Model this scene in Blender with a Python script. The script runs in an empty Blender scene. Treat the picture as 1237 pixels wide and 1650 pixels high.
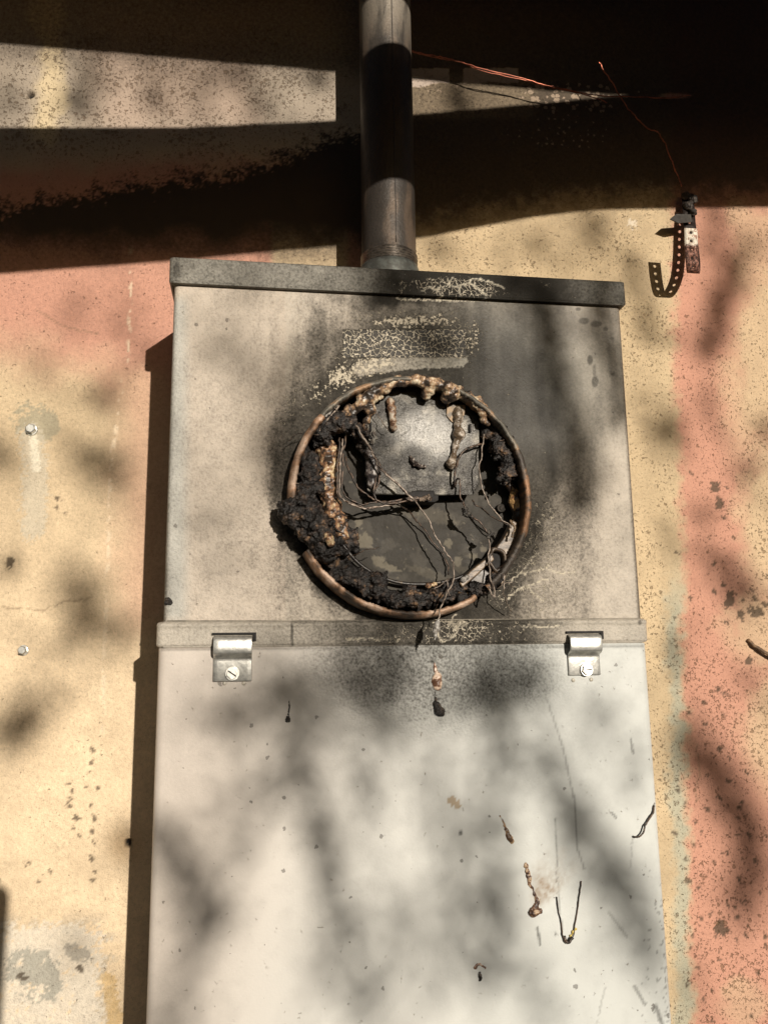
import bpy, bmesh, math, random
import numpy as np
from mathutils import Vector, noise as mnoise

random.seed(7)
rng = np.random.default_rng(11)
SC = bpy.context.scene
COL = SC.collection

# ------------------------------------------------------------------ camera
# metres; the wall is the plane y = 0, x to the right, z up, the viewer stands at negative y
FPX, CX, CY = 1350.0, 618.5, 825.0
_up = np.array([-108., 7325., -FPX]); _up /= np.linalg.norm(_up)
_x = np.array([9162., -115., -FPX]); _x -= _up * _x.dot(_up); _x /= np.linalg.norm(_x)
_y = np.cross(_up, _x)
RM = np.array([_x, _y, _up])                       # world = RM @ camera
CAM = np.array([-0.10366, -0.68547, 0.0])
cam_d = bpy.data.cameras.new('camera'); cam = bpy.data.objects.new('camera', cam_d); COL.objects.link(cam)
cam_d.sensor_fit = 'VERTICAL'; cam_d.sensor_height = 36; cam_d.lens = FPX / 1650 * 36
cam_d.clip_start = 0.01; cam_d.clip_end = 200
from mathutils import Matrix
M4 = Matrix([list(RM[0]) + [CAM[0]], list(RM[1]) + [CAM[1]], list(RM[2]) + [CAM[2]], [0, 0, 0, 1]])
cam.matrix_world = M4
SC.camera = cam

# ------------------------------------------------------------------ light
SUN = np.array([0.262, -1.0, 0.207]); SUN /= np.linalg.norm(SUN)   # towards the sun
world = bpy.data.worlds.new('World'); SC.world = world; world.use_nodes = True
wn = world.node_tree; sky = wn.nodes.new('ShaderNodeTexSky'); sky.sky_type = 'NISHITA'; sky.sun_disc = False
sky.sun_elevation = math.asin(SUN[2]); sky.sun_rotation = math.atan2(SUN[0], SUN[1])
bg = wn.nodes['Background']; wn.links.new(sky.outputs[0], bg.inputs[0]); bg.inputs[1].default_value = 0.05
sl = bpy.data.lights.new('sun', 'SUN'); sl.energy = 5.0; sl.angle = math.radians(0.55); sl.color = (1, 0.915, 0.80)
so = bpy.data.objects.new('sun', sl); COL.objects.link(so)
so.rotation_euler = Vector(SUN).to_track_quat('Z', 'Y').to_euler()
SC.view_settings.view_transform = 'Standard'; SC.view_settings.look = 'None'
SC.view_settings.gamma = 1; SC.view_settings.use_curve_mapping = False
SC.view_settings.exposure = 0.03
SC.render.engine = 'CYCLES'

# ------------------------------------------------------------------ helpers
def at(px, py, d):
    """point d metres in front of the wall seen at pixel px,py of the photograph"""
    r = RM @ np.array([px - CX, -(py - CY), -FPX])
    return CAM + r * ((-d - CAM[1]) / r[1])

def V(px, py, d): return Vector(at(px, py, d))

def pix(P):
    c = (P - CAM) @ RM
    z = np.minimum(c[..., 2], -1e-3)
    return CX + c[..., 0] / -z * FPX, CY - c[..., 1] / -z * FPX

def _h(ix, iy, s):
    n = (ix.astype(np.int64) * 374761393 + iy.astype(np.int64) * 668265263 + s * 974634777) & 0x7fffffff
    n = ((n ^ (n >> 13)) * 1274126177) & 0x7fffffff
    return ((n ^ (n >> 16)) & 0xffff) / 65535.0

def vnoise(x, y, s=0):
    x0 = np.floor(x); y0 = np.floor(y); fx = x - x0; fy = y - y0
    fx = fx * fx * (3 - 2 * fx); fy = fy * fy * (3 - 2 * fy)
    a = _h(x0, y0, s); b = _h(x0 + 1, y0, s); c = _h(x0, y0 + 1, s); d = _h(x0 + 1, y0 + 1, s)
    return (a * (1 - fx) + b * fx) * (1 - fy) + (c * (1 - fx) + d * fx) * fy

def fbm(x, y, s=0, o=4):
    t = 0; a = 0.5; n = 0
    for i in range(o):
        t = t + a * vnoise(x * 2 ** i, y * 2 ** i, s + i * 17); n += a; a *= 0.55
    return t / n

def sm(a, b, x):
    t = np.clip((x - a) / (b - a), 0, 1); return t * t * (3 - 2 * t)

def ell(X, Y, cx, cy, rx, ry, ang=0, soft=0.5):
    c, s = math.cos(math.radians(ang)), math.sin(math.radians(ang))
    u = ((X - cx) * c + (Y - cy) * s) / rx; v = (-(X - cx) * s + (Y - cy) * c) / ry
    return 1 - sm(1 - soft, 1 + soft, np.sqrt(u * u + v * v))

def seg(X, Y, pts, w, soft=0.5):
    d = np.full(X.shape, 1e9)
    for (x0, y0), (x1, y1) in zip(pts[:-1], pts[1:]):
        dx, dy = x1 - x0, y1 - y0
        t = np.clip(((X - x0) * dx + (Y - y0) * dy) / (dx * dx + dy * dy + 1e-9), 0, 1)
        d = np.minimum(d, np.hypot(X - x0 - t * dx, Y - y0 - t * dy))
    return 1 - sm(w * (1 - soft), w * (1 + soft), d)

def rect(X, Y, x0, x1, y0, y1, s):
    return sm(x0 - s, x0 + s, X) * (1 - sm(x1 - s, x1 + s, X)) * sm(y0 - s, y0 + s, Y) * (1 - sm(y1 - s, y1 + s, Y))

def rag_(a, b, m, n):
    """ragged edge: noise n breaks up mask m, nothing outside m"""
    return sm(a, b, m + n) * sm(.02, .22, m)

def lerp(a, b, t):
    t = np.asarray(t)[..., None]; return a * (1 - t) + np.asarray(b) * t

def tag(o, label=None, cat=None, group=None, kind=None):
    if label: o['label'] = label
    if cat: o['category'] = cat
    if group: o['group'] = group
    if kind: o['kind'] = kind
    return o

def thing(name, loc, label, cat, group=None):
    o = bpy.data.objects.new(name, None); COL.objects.link(o); o.location = loc; o.empty_display_size = 0.02
    return tag(o, label, cat, group)

def mesh_obj(name, verts, faces, mat, parent=None, smooth=True, base=None, mask=None):
    me = bpy.data.meshes.new(name)
    verts = np.asarray(verts, dtype=np.float64)
    if parent is not None: off = np.array(parent_loc(parent))
    else: off = verts.mean(axis=0)
    v = verts - off
    if isinstance(faces, np.ndarray):
        me.vertices.add(len(v)); me.vertices.foreach_set('co', v.astype(np.float32).ravel())
        me.loops.add(faces.size); me.loops.foreach_set('vertex_index', faces.astype(np.int32).ravel())
        me.polygons.add(len(faces))
        me.polygons.foreach_set('loop_start', np.arange(0, faces.size, faces.shape[1], dtype=np.int32))
        me.update(calc_edges=True); me.validate()
    else:
        me.from_pydata([tuple(p) for p in v], [], faces)
    if base is not None:
        a = me.color_attributes.new('base', 'FLOAT_COLOR', 'POINT')
        b = np.ones((len(v), 4), np.float32); b[:, :base.shape[1]] = base; a.data.foreach_set('color', b.ravel())
    if mask is not None:
        a = me.attributes.new('mask', 'FLOAT_COLOR', 'POINT')
        b = np.zeros((len(v), 4), np.float32); b[:, :mask.shape[1]] = mask; a.data.foreach_set('color', b.ravel())
    if smooth: me.shade_smooth()
    me.materials.append(mat)
    o = bpy.data.objects.new(name, me); COL.objects.link(o)
    if parent is not None: o.parent = parent
    else: o.location = off
    return o

def parent_loc(p):
    l = Vector(p.location)
    while p.parent is not None:
        p = p.parent; l += Vector(p.location)
    return l

def bm_obj(name, bm, mat, parent=None, smooth=True, bevel=0):
    bmesh.ops.recalc_face_normals(bm, faces=bm.faces)
    me = bpy.data.meshes.new(name)
    c = Vector(parent_loc(parent)) if parent is not None else sum((v.co for v in bm.verts), Vector()) / len(bm.verts)
    for v in bm.verts: v.co -= c
    bm.to_mesh(me); bm.free()
    if smooth: me.shade_smooth()
    me.materials.append(mat)
    o = bpy.data.objects.new(name, me); COL.objects.link(o)
    if parent is not None: o.parent = parent
    else: o.location = c
    if bevel:
        m = o.modifiers.new('bevel', 'BEVEL'); m.width = bevel; m.segments = 3; m.limit_method = 'ANGLE'
    return o

def tube(bm, pts, rad, seg_n=8, cap=True):
    pts = [Vector(p) for p in pts]
    n = len(pts)
    if not hasattr(rad, '__len__'): rad = [rad] * n
    prev = None; rings = []
    for i, p in enumerate(pts):
        t = (pts[min(i + 1, n - 1)] - pts[max(i - 1, 0)]).normalized()
        if prev is None:
            a = t.orthogonal().normalized()
        else:
            a = (prev - t * prev.dot(t)).normalized()
        prev = a; b = t.cross(a)
        rings.append([bm.verts.new(p + (a * math.cos(2 * math.pi * k / seg_n) + b * math.sin(2 * math.pi * k / seg_n)) * rad[i]) for k in range(seg_n)])
    for r0, r1 in zip(rings[:-1], rings[1:]):
        for k in range(seg_n):
            bm.faces.new((r0[k], r0[(k + 1) % seg_n], r1[(k + 1) % seg_n], r1[k]))
    if cap:
        bm.faces.new(rings[0]); bm.faces.new(rings[-1])

def spline(pts, n=8):
    """Catmull-Rom through tuples"""
    P = [np.array(p, float) for p in pts]; P = [2 * P[0] - P[1]] + P + [2 * P[-1] - P[-2]]
    out = []
    for i in range(1, len(P) - 2):
        for k in range(n):
            t = k / n
            out.append(0.5 * (2 * P[i] + (P[i + 1] - P[i - 1]) * t + (2 * P[i - 1] - 5 * P[i] + 4 * P[i + 1] - P[i + 2]) * t * t + (3 * P[i] - P[i - 1] - 3 * P[i + 1] + P[i + 2]) * t ** 3))
    out.append(P[-2]); return out

def box(bm, x0, x1, y0, y1, z0, z1):
    vs = [bm.verts.new((x, y, z)) for x in (x0, x1) for y in (y0, y1) for z in (z0, z1)]
    for f in ((0, 1, 3, 2), (4, 6, 7, 5), (0, 4, 5, 1), (2, 3, 7, 6), (0, 2, 6, 4), (1, 5, 7, 3)):
        bm.faces.new([vs[i] for i in f])

# ------------------------------------------------------------------ node helper
class NT:
    def __init__(s, name):
        s.m = bpy.data.materials.new(name); s.m.use_nodes = True; s.t = s.m.node_tree; s.n = s.t.nodes
        s.b = s.n['Principled BSDF']; s.tc = s.n.new('ShaderNodeTexCoord').outputs['Object']
        s.geo = s.n.new('ShaderNodeNewGeometry').outputs['Position']
    def link(s, a, b):
        if isinstance(a, (int, float)): b.default_value = a
        elif isinstance(a, tuple): b.default_value = a if len(a) == 4 else a + (1,)
        else: s.t.links.new(a, b)
    def math(s, op, a, b=0.0, c=None, clamp=False):
        n = s.n.new('ShaderNodeMath'); n.operation = op; n.use_clamp = clamp
        s.link(a, n.inputs[0]); s.link(b, n.inputs[1])
        if c is not None: s.link(c, n.inputs[2])
        return n.outputs[0]
    def noise(s, scale, detail=3, rough=0.55, vec=None, dist=0.0):
        n = s.n.new('ShaderNodeTexNoise'); n.inputs['Scale'].default_value = scale
        n.inputs['Detail'].default_value = detail; n.inputs['Roughness'].default_value = rough; n.inputs['Distortion'].default_value = dist
        s.t.links.new(vec or s.geo, n.inputs['Vector']); return n.outputs['Fac']
    def vor(s, scale, feature='F1', vec=None, rand=1.0):
        n = s.n.new('ShaderNodeTexVoronoi'); n.feature = feature; n.inputs['Scale'].default_value = scale
        n.inputs['Randomness'].default_value = rand
        n.voronoi_dimensions = '2D'; sp = s.n.new('ShaderNodeSeparateXYZ'); cb = s.n.new('ShaderNodeCombineXYZ')
        s.t.links.new(vec or s.geo, sp.inputs[0]); s.t.links.new(sp.outputs[0], cb.inputs[0]); s.t.links.new(sp.outputs[2], cb.inputs[1])
        s.t.links.new(cb.outputs[0], n.inputs['Vector']); return n
    def warp(s, scale, amt):
        n = s.n.new('ShaderNodeTexNoise'); n.inputs['Scale'].default_value = scale; n.inputs['Detail'].default_value = 2
        s.t.links.new(s.geo, n.inputs['Vector'])
        v = s.n.new('ShaderNodeVectorMath'); v.operation = 'MULTIPLY_ADD'
        s.t.links.new(n.outputs['Color'], v.inputs[0]); v.inputs[1].default_value = (amt,) * 3; s.t.links.new(s.geo, v.inputs[2])
        return v.outputs[0]
    def step(s, x, a, b):
        n = s.n.new('ShaderNodeMapRange'); n.interpolation_type = 'SMOOTHSTEP'
        s.link(x, n.inputs['Value']); s.link(a, n.inputs['From Min']); s.link(b, n.inputs['From Max'])
        return n.outputs['Result']
    def mix(s, f, a, b, mode='MIX'):
        n = s.n.new('ShaderNodeMix'); n.data_type = 'RGBA'; n.blend_type = mode
        s.link(f, n.inputs[0]); s.link(a, n.inputs[6]); s.link(b, n.inputs[7]); return n.outputs[2]
    def attr(s, name):
        n = s.n.new('ShaderNodeAttribute'); n.attribute_name = name; return n
    def sep(s, c):
        n = s.n.new('ShaderNodeSeparateColor'); s.link(c, n.inputs[0]); return n.outputs
    def bump(s, h, strength, dist=0.001, prev=None):
        n = s.n.new('ShaderNodeBump'); n.inputs['Strength'].default_value = strength; n.inputs['Distance'].default_value = dist
        s.link(h, n.inputs['Height'])
        if prev is not None: s.t.links.new(prev, n.inputs['Normal'])
        return n.outputs[0]
    def out(s, col, rough=0.6, metal=0.0, normal=None, spec=None):
        s.link(col, s.b.inputs['Base Color']); s.link(rough, s.b.inputs['Roughness']); s.link(metal, s.b.inputs['Metallic'])
        if normal is not None: s.t.links.new(normal, s.b.inputs['Normal'])
        if spec is not None: s.b.inputs['Specular IOR Level'].default_value = spec
        return s.m

# ------------------------------------------------------------------ materials
def m_wall():
    k = NT('wall_paint'); base = k.attr('base').outputs['Color']; mk = k.attr('mask'); r = k.sep(mk.outputs['Color']); A = mk.outputs['Alpha']
    n1 = k.noise(420, 4, 0.65); n2 = k.noise(38, 4); n3 = k.noise(1100, 2)
    v = k.math('MULTIPLY_ADD', n1, 0.75, 0.63); v = k.math('MULTIPLY', v, k.math('MULTIPLY_ADD', n2, 0.3, 0.85))
    v = k.math('MULTIPLY', v, k.math('MULTIPLY_ADD', n3, 0.7, 0.65))
    c = k.mix(1.0, base, k.mix(v, (0, 0, 0), (1, 1, 1)), 'MULTIPLY')
    c = k.mix(1.0, c, (1.09, 1.09, 1.09), 'MULTIPLY')
    # specks of several sizes
    w = k.warp(450, 0.006)
    sp = None
    for sc, am in ((110, .17), (230, .24), (460, .28)):
        vo = k.vor(sc, vec=w); rc = k.sep(vo.outputs['Color'])[0]
        p = k.math('POWER', rc, 1.6); thr = k.math('MULTIPLY', k.math('MULTIPLY', p, am * 1.7), r[1])
        f = k.math('MULTIPLY', k.step(vo.outputs['Distance'], thr, k.math('MULTIPLY', thr, 0.45)), k.step(thr, .015, .03))
        sp = f if sp is None else k.math('MAXIMUM', sp, f)
    c = k.mix(k.math('MULTIPLY', sp, k.math('MULTIPLY_ADD', n2, .5, .3)), c, (.13, .075, .032))
    # soot and the shade painted along with it, peppery edge
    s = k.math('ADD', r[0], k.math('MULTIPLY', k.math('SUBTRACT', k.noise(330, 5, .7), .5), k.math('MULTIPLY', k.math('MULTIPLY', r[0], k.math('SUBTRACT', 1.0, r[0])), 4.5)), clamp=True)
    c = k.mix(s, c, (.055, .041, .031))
    # pale flecks where soot has flaked
    vo = k.vor(150, vec=k.warp(500, 0.004)); rc = k.sep(vo.outputs['Color'])[1]
    fl = k.math('MULTIPLY', k.step(vo.outputs['Distance'], k.math('MULTIPLY', k.math('MULTIPLY', rc, r[2]), .5), k.math('MULTIPLY', k.math('MULTIPLY', rc, r[2]), .38)), k.step(k.math('MULTIPLY', rc, r[2]), .15, .3))
    c = k.mix(fl, c, (.33, .25, .18))
    h = k.math('ADD', k.math('MULTIPLY', n1, .8), k.math('MULTIPLY', n3, .4)); h = k.math('SUBTRACT', h, k.math('MULTIPLY', sp, .8))
    return k.out(c, k.math('MULTIPLY_ADD', s, .1, .72), 0, k.bump(h, 1.0, .0011), .3)

def m_box(metalpaint=True):
    k = NT('enclosure_paint'); base = k.attr('base').outputs['Color']; mk = k.attr('mask'); r = k.sep(mk.outputs['Color']); A = mk.outputs['Alpha']
    wr = k.noise(560, 4, .62); fine = k.noise(1500, 2, .6); big = k.noise(22, 5, .6); mid = k.noise(110, 4, .6)
    v = k.math('MULTIPLY_ADD', big, .22, .89); v = k.math('MULTIPLY', v, k.math('MULTIPLY_ADD', mid, .14, .93))
    v = k.math('MULTIPLY', v, k.math('ADD', 1.0, k.math('MULTIPLY', A, k.math('MULTIPLY', k.math('SUBTRACT', wr, .5), 1.0))))  # pits darker, bumps lighter in colour, standing in for weak relief shading
    c = k.mix(1.0, base, k.mix(v, (0, 0, 0), (1, 1, 1)), 'MULTIPLY')
    # soot, valleys of the blistered paint first
    amp = k.math('MULTIPLY', k.math('MULTIPLY', r[0], k.math('SUBTRACT', 1.0, r[0])), k.math('MULTIPLY_ADD', A, 4.4, 1.0))
    s = k.math('ADD', r[0], k.math('MULTIPLY', k.math('SUBTRACT', .5, wr), amp), clamp=True)
    s = k.math('ADD', s, k.math('MULTIPLY', k.math('SUBTRACT', k.noise(60, 5, .7), .5), k.math('MULTIPLY', amp, .35)), clamp=True)
    c = k.mix(s, c, (.029, .026, .021))
    # tiny dirt specks
    vo = k.vor(95, vec=k.warp(300, .004)); rc = k.sep(vo.outputs['Color'])[0]
    th = k.math('MULTIPLY', k.math('POWER', rc, 16.0), .15)
    c = k.mix(k.math('MULTIPLY', k.math('LESS_THAN', vo.outputs['Distance'], th), .6), c, (.05, .04, .03))
    # crackle
    w = k.warp(260, .0075)
    e = k.vor(270, 'DISTANCE_TO_EDGE', vec=w).outputs['Distance']
    brk = k.step(k.math('ADD', r[1], k.math('MULTIPLY', k.math('SUBTRACT', k.noise(230, 4, .7), .5), k.math('MULTIPLY_ADD', r[1], -2.3, 2.8))), .40, .62)
    ln = k.math('MULTIPLY', k.step(e, k.math('MULTIPLY_ADD', r[1], .075, .06), .03), brk)
    c = k.mix(k.math('MULTIPLY', ln, .95), c, (.54, .48, .38))
    # flaked bare patches
    fl = k.step(k.math('ADD', r[2], k.math('MULTIPLY', k.math('SUBTRACT', k.noise(420, 5, .72), .5), 1.9)), .56, .64)
    fl = k.math('MULTIPLY', fl, k.step(r[2], .02, .12))
    c = k.mix(fl, c, (.52, .46, .36))
    h = k.math('MULTIPLY', wr, A); h = k.math('ADD', h, k.math('MULTIPLY', fine, k.math('MULTIPLY_ADD', A, .15, .03)))
    h = k.math('ADD', h, k.math('MULTIPLY', ln, .5)); h = k.math('ADD', h, k.math('MULTIPLY', fl, -.3))
    rg = k.math('MULTIPLY_ADD', s, -.06, .44); rg = k.math('ADD', rg, k.math('MULTIPLY', k.math('SUBTRACT', mid, .5), .12))
    rg = k.math('ADD', rg, .02); k.t.links.new(k.math('MULTIPLY_ADD', s, -.28, .38), k.b.inputs['Specular IOR Level'])
    return k.out(c, rg, 0, k.bump(h, 1.0, .0014))

def m_attr(name, rough=.4, metal=0., nsc=700, bstr=.6, var=.5, spec=.5):
    k = NT(name); base = k.attr('base').outputs['Color']; n = k.noise(nsc, 4, .65); n2 = k.noise(nsc * .2, 4, .65)
    c = k.mix(1.0, base, k.mix(k.math('MULTIPLY_ADD', n, var * 2, 1 - var), (0, 0, 0), (1, 1, 1)), 'MULTIPLY')
    rr = k.math('ADD', rough, k.math('MULTIPLY', k.math('SUBTRACT', n2, .5), .35), clamp=True)
    return k.out(c, rr, metal, k.bump(k.math('ADD', n, n2), bstr, .0008), spec)

def m_plain(name, col, col2=None, rough=.5, metal=0., nsc=300, bstr=.2, spec=.5, lo=.4, hi=.6, stretch=None):
    k = NT(name); vec = None
    if stretch:
        mp = k.n.new('ShaderNodeMapping'); mp.inputs['Scale'].default_value = stretch; k.t.links.new(k.geo, mp.inputs[0]); vec = mp.outputs[0]
    n = k.noise(nsc, 4, .6, vec=vec); c = k.mix(k.step(n, lo, hi), col, col2 or tuple(x * .7 for x in col))
    return k.out(c, k.math('MULTIPLY_ADD', n, .2, rough - .1), metal, k.bump(n, bstr, .0005), spec)

M_WALL = m_wall(); M_BOX = m_box()
M_CHAR = m_attr('charred_plastic', .42, 0, 900, 1.0, .7, .4)
M_MELT = m_attr('melted_plastic', .30, 0, 420, .5, .6, .45)
M_RING = m_attr('scorched_ring_metal', .52, .2, 600, .8, .7, .5)
M_PLATE = m_attr('sooty_plate', .36, .25, 380, 1.0, .5, .35)
M_BACK = m_attr('back_plate_soot', .5, 0, 260, .5, .5, .07)
M_ZINC = m_plain('zinc_plate', (.70, .69, .64), (.36, .36, .34), .38, .8, 230, .35, .5, .3, .75)
M_DARK = m_plain('dark_gap', (.012, .010, .009), rough=.8)
M_WIRE = m_plain('burnt_wire', (.10, .065, .045), (.025, .02, .017), .45, .35, 260, .4)
M_COPPER = m_plain('copper_wire', (.52, .17, .10), (.30, .10, .06), .38, .6, 120, .2)
M_GREYWIRE = m_plain('ashy_wire', (.33, .27, .22), (.12, .09, .07), .5, .2, 300, .4)
M_ASH = m_plain('ash_flake', (.40, .38, .35), (.18, .16, .14), .6, .2, 400, .4)

def cattr(P, pal, sc=180., s=0, sharp=.04):
    """colour by position from (threshold, colour) list"""
    n = np.array([mnoise.fractal(Vector(p) * sc + Vector((s * 3.1, s, 0)), .7, 2.1, 4) for p in P]) * .5 + .5
    out = np.tile(np.array(pal[0][1], float), (len(P), 1))
    for t, c in pal[1:]:
        out = lerp(out, np.array(c), sm(t - sharp, t + sharp, n))
    return out

# ================================================================== SETTING: ground and wall
def m_ground():
    k = NT('ground_soil'); n = k.noise(3, 8, .6); c = k.mix(n, (.06, .045, .03), (.13, .10, .07))
    return k.out(c, .95, 0, k.bump(k.noise(30, 6), .5, .02))
g = mesh_obj('ground', [(-30, -60, -1.5), (30, -60, -1.5), (30, 3, -1.5), (-30, 3, -1.5)], [[0, 1, 2, 3]], m_ground())
tag(g, kind='structure')

def axis(lo, hi, a, b, step):
    n = int(round((b - a) / step))
    return np.concatenate([np.linspace(lo, a, 12)[:-1], np.linspace(a, b, n + 1), np.linspace(b, hi, 12)[1:]])

def wall():
    xs = axis(-2.6, 2.6, -.70, .76, .0015); zs = axis(-1.5, 1.6, -.40, .74, .0014)
    X, Z = np.meshgrid(xs, zs); nx, nz = len(xs), len(zs)
    P = np.stack([X, np.zeros_like(X), Z], -1)
    wob = (fbm(X * 6, Z * 6, 5) - .5) * .0022 * (np.abs(X) < 1)
    P[..., 1] = wob - .0004
    px, py = pix(np.stack([X, X * 0, Z], -1)); 
    U, W = X * 100, Z * 100          # centimetres
    wn1 = fbm(U * .35, W * .35, 1) - .5; wn2 = fbm(U * 1.3, W * 1.3, 2) - .5; wn3 = fbm(U * 6, W * 6, 3, 5) - .5
    qx = px + wn1 * 46 + wn2 * 18; qy = py + wn1 * 60 + wn2 * 20
    tan = np.array([.50, .385, .24]); tanb = np.array([.73, .575, .385]); pink = np.array([.54, .285, .205]); olive = np.array([.36, .36, .28]); cream = np.array([.36, .30, .235])
    c = np.tile(tan, X.shape + (1,))
    c = lerp(c, tanb, (.35 + .65 * sm(650, 1150, py)) * (px < 600)); c = c * (1 + .35 * wn1 + .18 * wn2)[..., None]
    # left: pink above, tan below
    pl = (1 - sm(560, 700, qy + .25 * (280 - px))) * (px < 600)
    pl = np.maximum(pl * sm(225, 300, qy) , 0) * (1 - rect(px, py, 430, 560, 300, 500, 10) * sm(430, 445, px))
    c = lerp(c, pink, pl)
    c = lerp(c, pink * .92, .5 * rect(qx, qy, 190, 300, 620, 1010, 40))
    c = lerp(c, cream, (1 - sm(215, 290, py + .05 * px)) * (px < 600))
    c = lerp(c, np.array([.60, .48, .30]), rect(qx, qy, 60, 100, -50, 240, 14) * .9)
    c = lerp(c, np.array([.42, .29, .22]), rect(qx, qy, 150, 420, 20, 210, 40) * .45)
    # right: pink bands on tan, grey green edge
    xe = 1083 + (py - 400) * .026
    pr = sm(-12, 12, px + wn2 * 26 + wn3 * 7 + wn1 * 20 - xe) * (px > 900)
    tanpatch = np.maximum.reduce([ell(qx, qy, 1235, 560, 55, 170, 8), ell(qx, qy, 1245, 840, 50, 130, 0), ell(qx, qy, 1225, 1010, 60, 55, 30) * .8, ell(qx, qy, 1250, 1180, 50, 90, 0) * .8, ell(qx, qy, 1200, 1620, 40, 30, 0) * .5])
    topr = rect(qx, qy, 1180, 1500, 330, 470, 20) * .6
    c = lerp(c, pink * np.array([.90, .88, .86]), pr * (1 - np.maximum(tanpatch, topr) * .85))
    ge = px + wn2 * 26 + wn3 * 7 + wn1 * 20 - xe; gs = sm(860, 1000, qy) * sm(-36, -14, ge) * (1 - sm(-10, 6, ge)) * (px > 900)
    c = lerp(c, olive, gs * .8)
    # plaster patch, streaks
    pal = np.array([.34, .31, .22])
    c = lerp(c, pal, rag_(.42, .5, ell(px + wn3 * 40, py + wn3 * 30, 62, 683, 34, 26, 15, .8), wn3 * .9) * .8)
    c = lerp(c, np.array([.55, .49, .38]), rag_(.42, .55, seg(px, py, [(52, 705), (58, 760), (55, 850)], 19, .9), wn3 * 1.5) * .75)
    c = lerp(c, np.array([.75, .69, .55]), rag_(.5, .58, seg(px, py, [(53, 700), (60, 755)], 7, .9), wn3 * 1.3) * .8)
    ww = rag_(.45, .55, rect(px, py, -200, 165, 1500, 1800, 34), wn3 * 1.8 + wn2 * .9)
    ww = np.maximum(ww, rag_(.5, .56, ell(px, py, 90, 1512, 75, 24, 0, .9), wn3 * 1.2))
    c = lerp(c, np.array([.34, .31, .25]), .6 * rect(px, py, -200, 185, 1480, 1800, 30) * (wn2 > -.02)); c = lerp(c, np.array([.68, .61, .50]), ww * .85)
    c = lerp(c, np.array([.33, .32, .27]), rag_(.45, .5, ell(px, py, 60, 1570, 40, 32, 20, .8), wn3 * 1.2 + wn2 * 1.6) * .8)
    c = lerp(c, np.array([.28, .26, .22]), rag_(.45, .6, ell(px, py, 125, 1535, 22, 14, 20, .6), wn3 * 1.2) * .7)
    c = lerp(c, np.array([.58, .38, .14]), rag_(.45, .55, seg(px, py, [(174, 1575), (184, 1620), (190, 1720)], 11, .9), wn3 * 1.2 + wn2 * .8) * .6)
    c = lerp(c, np.array([.45, .30, .16]), ell(px, py, 200, 1360, 22, 26, 0, .9) * .6)
    lnx = seg(px, py, [(212, 400), (208, 560), (180, 740), (172, 960), (165, 1180)], 3.0, .7)
    c = lerp(c, np.array([.80, .66, .48]), np.clip(lnx * sm(.5, .62, fbm(U * 5, W * 1.6, 9)) * 1.0, 0, 1) * .8)
    # hairline cracks
    for pts in ([(0, 975), (60, 985), (105, 968), (150, 962)], [(60, 500), (110, 530), (160, 540)], [(1118, 1195), (1125, 1240), (1120, 1290)]):
        c = lerp(c, np.array([.22, .15, .09]), seg(px + wn2 * 14, py + wn2 * 14, pts, 1.3, .7) * .55)
    # runs of small pits below left
    pit = np.zeros_like(px)
    for (x0, y0, x1, y1, n, sd) in ((146, 1200, 150, 1430, 17, 1), (112, 1262, 126, 1350, 9, 2), (1180, 760, 1150, 1000, 12, 3), (1150, 1100, 1230, 1600, 46, 4), (1110, 1250, 1160, 1650, 30, 5), (1190, 940, 1237, 1010, 18, 6), (30, 1430, 60, 1380, 5, 8), (95, 805, 90, 830, 3, 9)):
        rr = np.random.default_rng(sd)
        for i in range(n):
            t = (i + rr.random()) / n; w = 5 if sd < 3 or sd == 9 else 26
            qx_, qy_ = x0 + (x1 - x0) * t + rr.normal() * w, y0 + (y1 - y0) * t + rr.normal() * 5
            pit = np.maximum(pit, ell(px + wn3 * 12, py + wn3 * 12, qx_, qy_, 1.6 + rr.random() * 2.6, 2 + rr.random() * 3.6, rr.random() * 90, .35))
    for (x_, y_, a, b) in ((1152, 785, 8, 7), (1160, 812, 6, 7), (1215, 985, 10, 6), (1175, 965, 6, 12), (1193, 990, 5, 5), (1205, 1065, 4, 6), (1165, 1500, 8, 7), (17, 905, 5, 8), (1158, 1495, 5, 12), (36, 1572, 7, 5), (130, 1560, 5, 4)):
        pit = np.maximum(pit, rag_(.4, .5, ell(px, py, x_, y_, a * 1.2, b * 1.2, 20, .7), wn3 * 2.0))
    c = lerp(c, np.array([.07, .05, .032]), pit * .85)
    hole = np.maximum(ell(px, py, 50, 152, 5.2, 4.8, 0, .25), ell(px, py, 207, 1358, 5.5, 6.5, 0, .25))
    c = lerp(c, np.array([.01, .008, .007]), hole)
    P[..., 1] += pit * .0006 + hole * .006
    # soot, its lower limits traced along the overhead shadow to deepen that shade
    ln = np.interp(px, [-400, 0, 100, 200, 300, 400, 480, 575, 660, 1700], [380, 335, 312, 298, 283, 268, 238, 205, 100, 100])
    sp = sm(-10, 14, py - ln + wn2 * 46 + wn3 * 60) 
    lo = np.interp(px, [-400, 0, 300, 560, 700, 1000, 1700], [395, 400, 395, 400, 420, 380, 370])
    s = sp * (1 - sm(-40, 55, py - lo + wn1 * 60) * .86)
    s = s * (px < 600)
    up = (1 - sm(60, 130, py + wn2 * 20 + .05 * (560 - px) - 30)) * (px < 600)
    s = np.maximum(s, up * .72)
    shade_edge = np.interp(px, [600, 670, 850, 960, 1700], [392, 380, 350, 338, 334]); s = np.maximum(s, (px > 600) * (1 - sm(-52, 16, py - shade_edge + wn2 * 40)) * .93)  # right of the pipe the mask also paints the beam's shade
    s = np.maximum(s, (px < 600) * (1 - sm(40, 240, py)) * .10)
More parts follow.
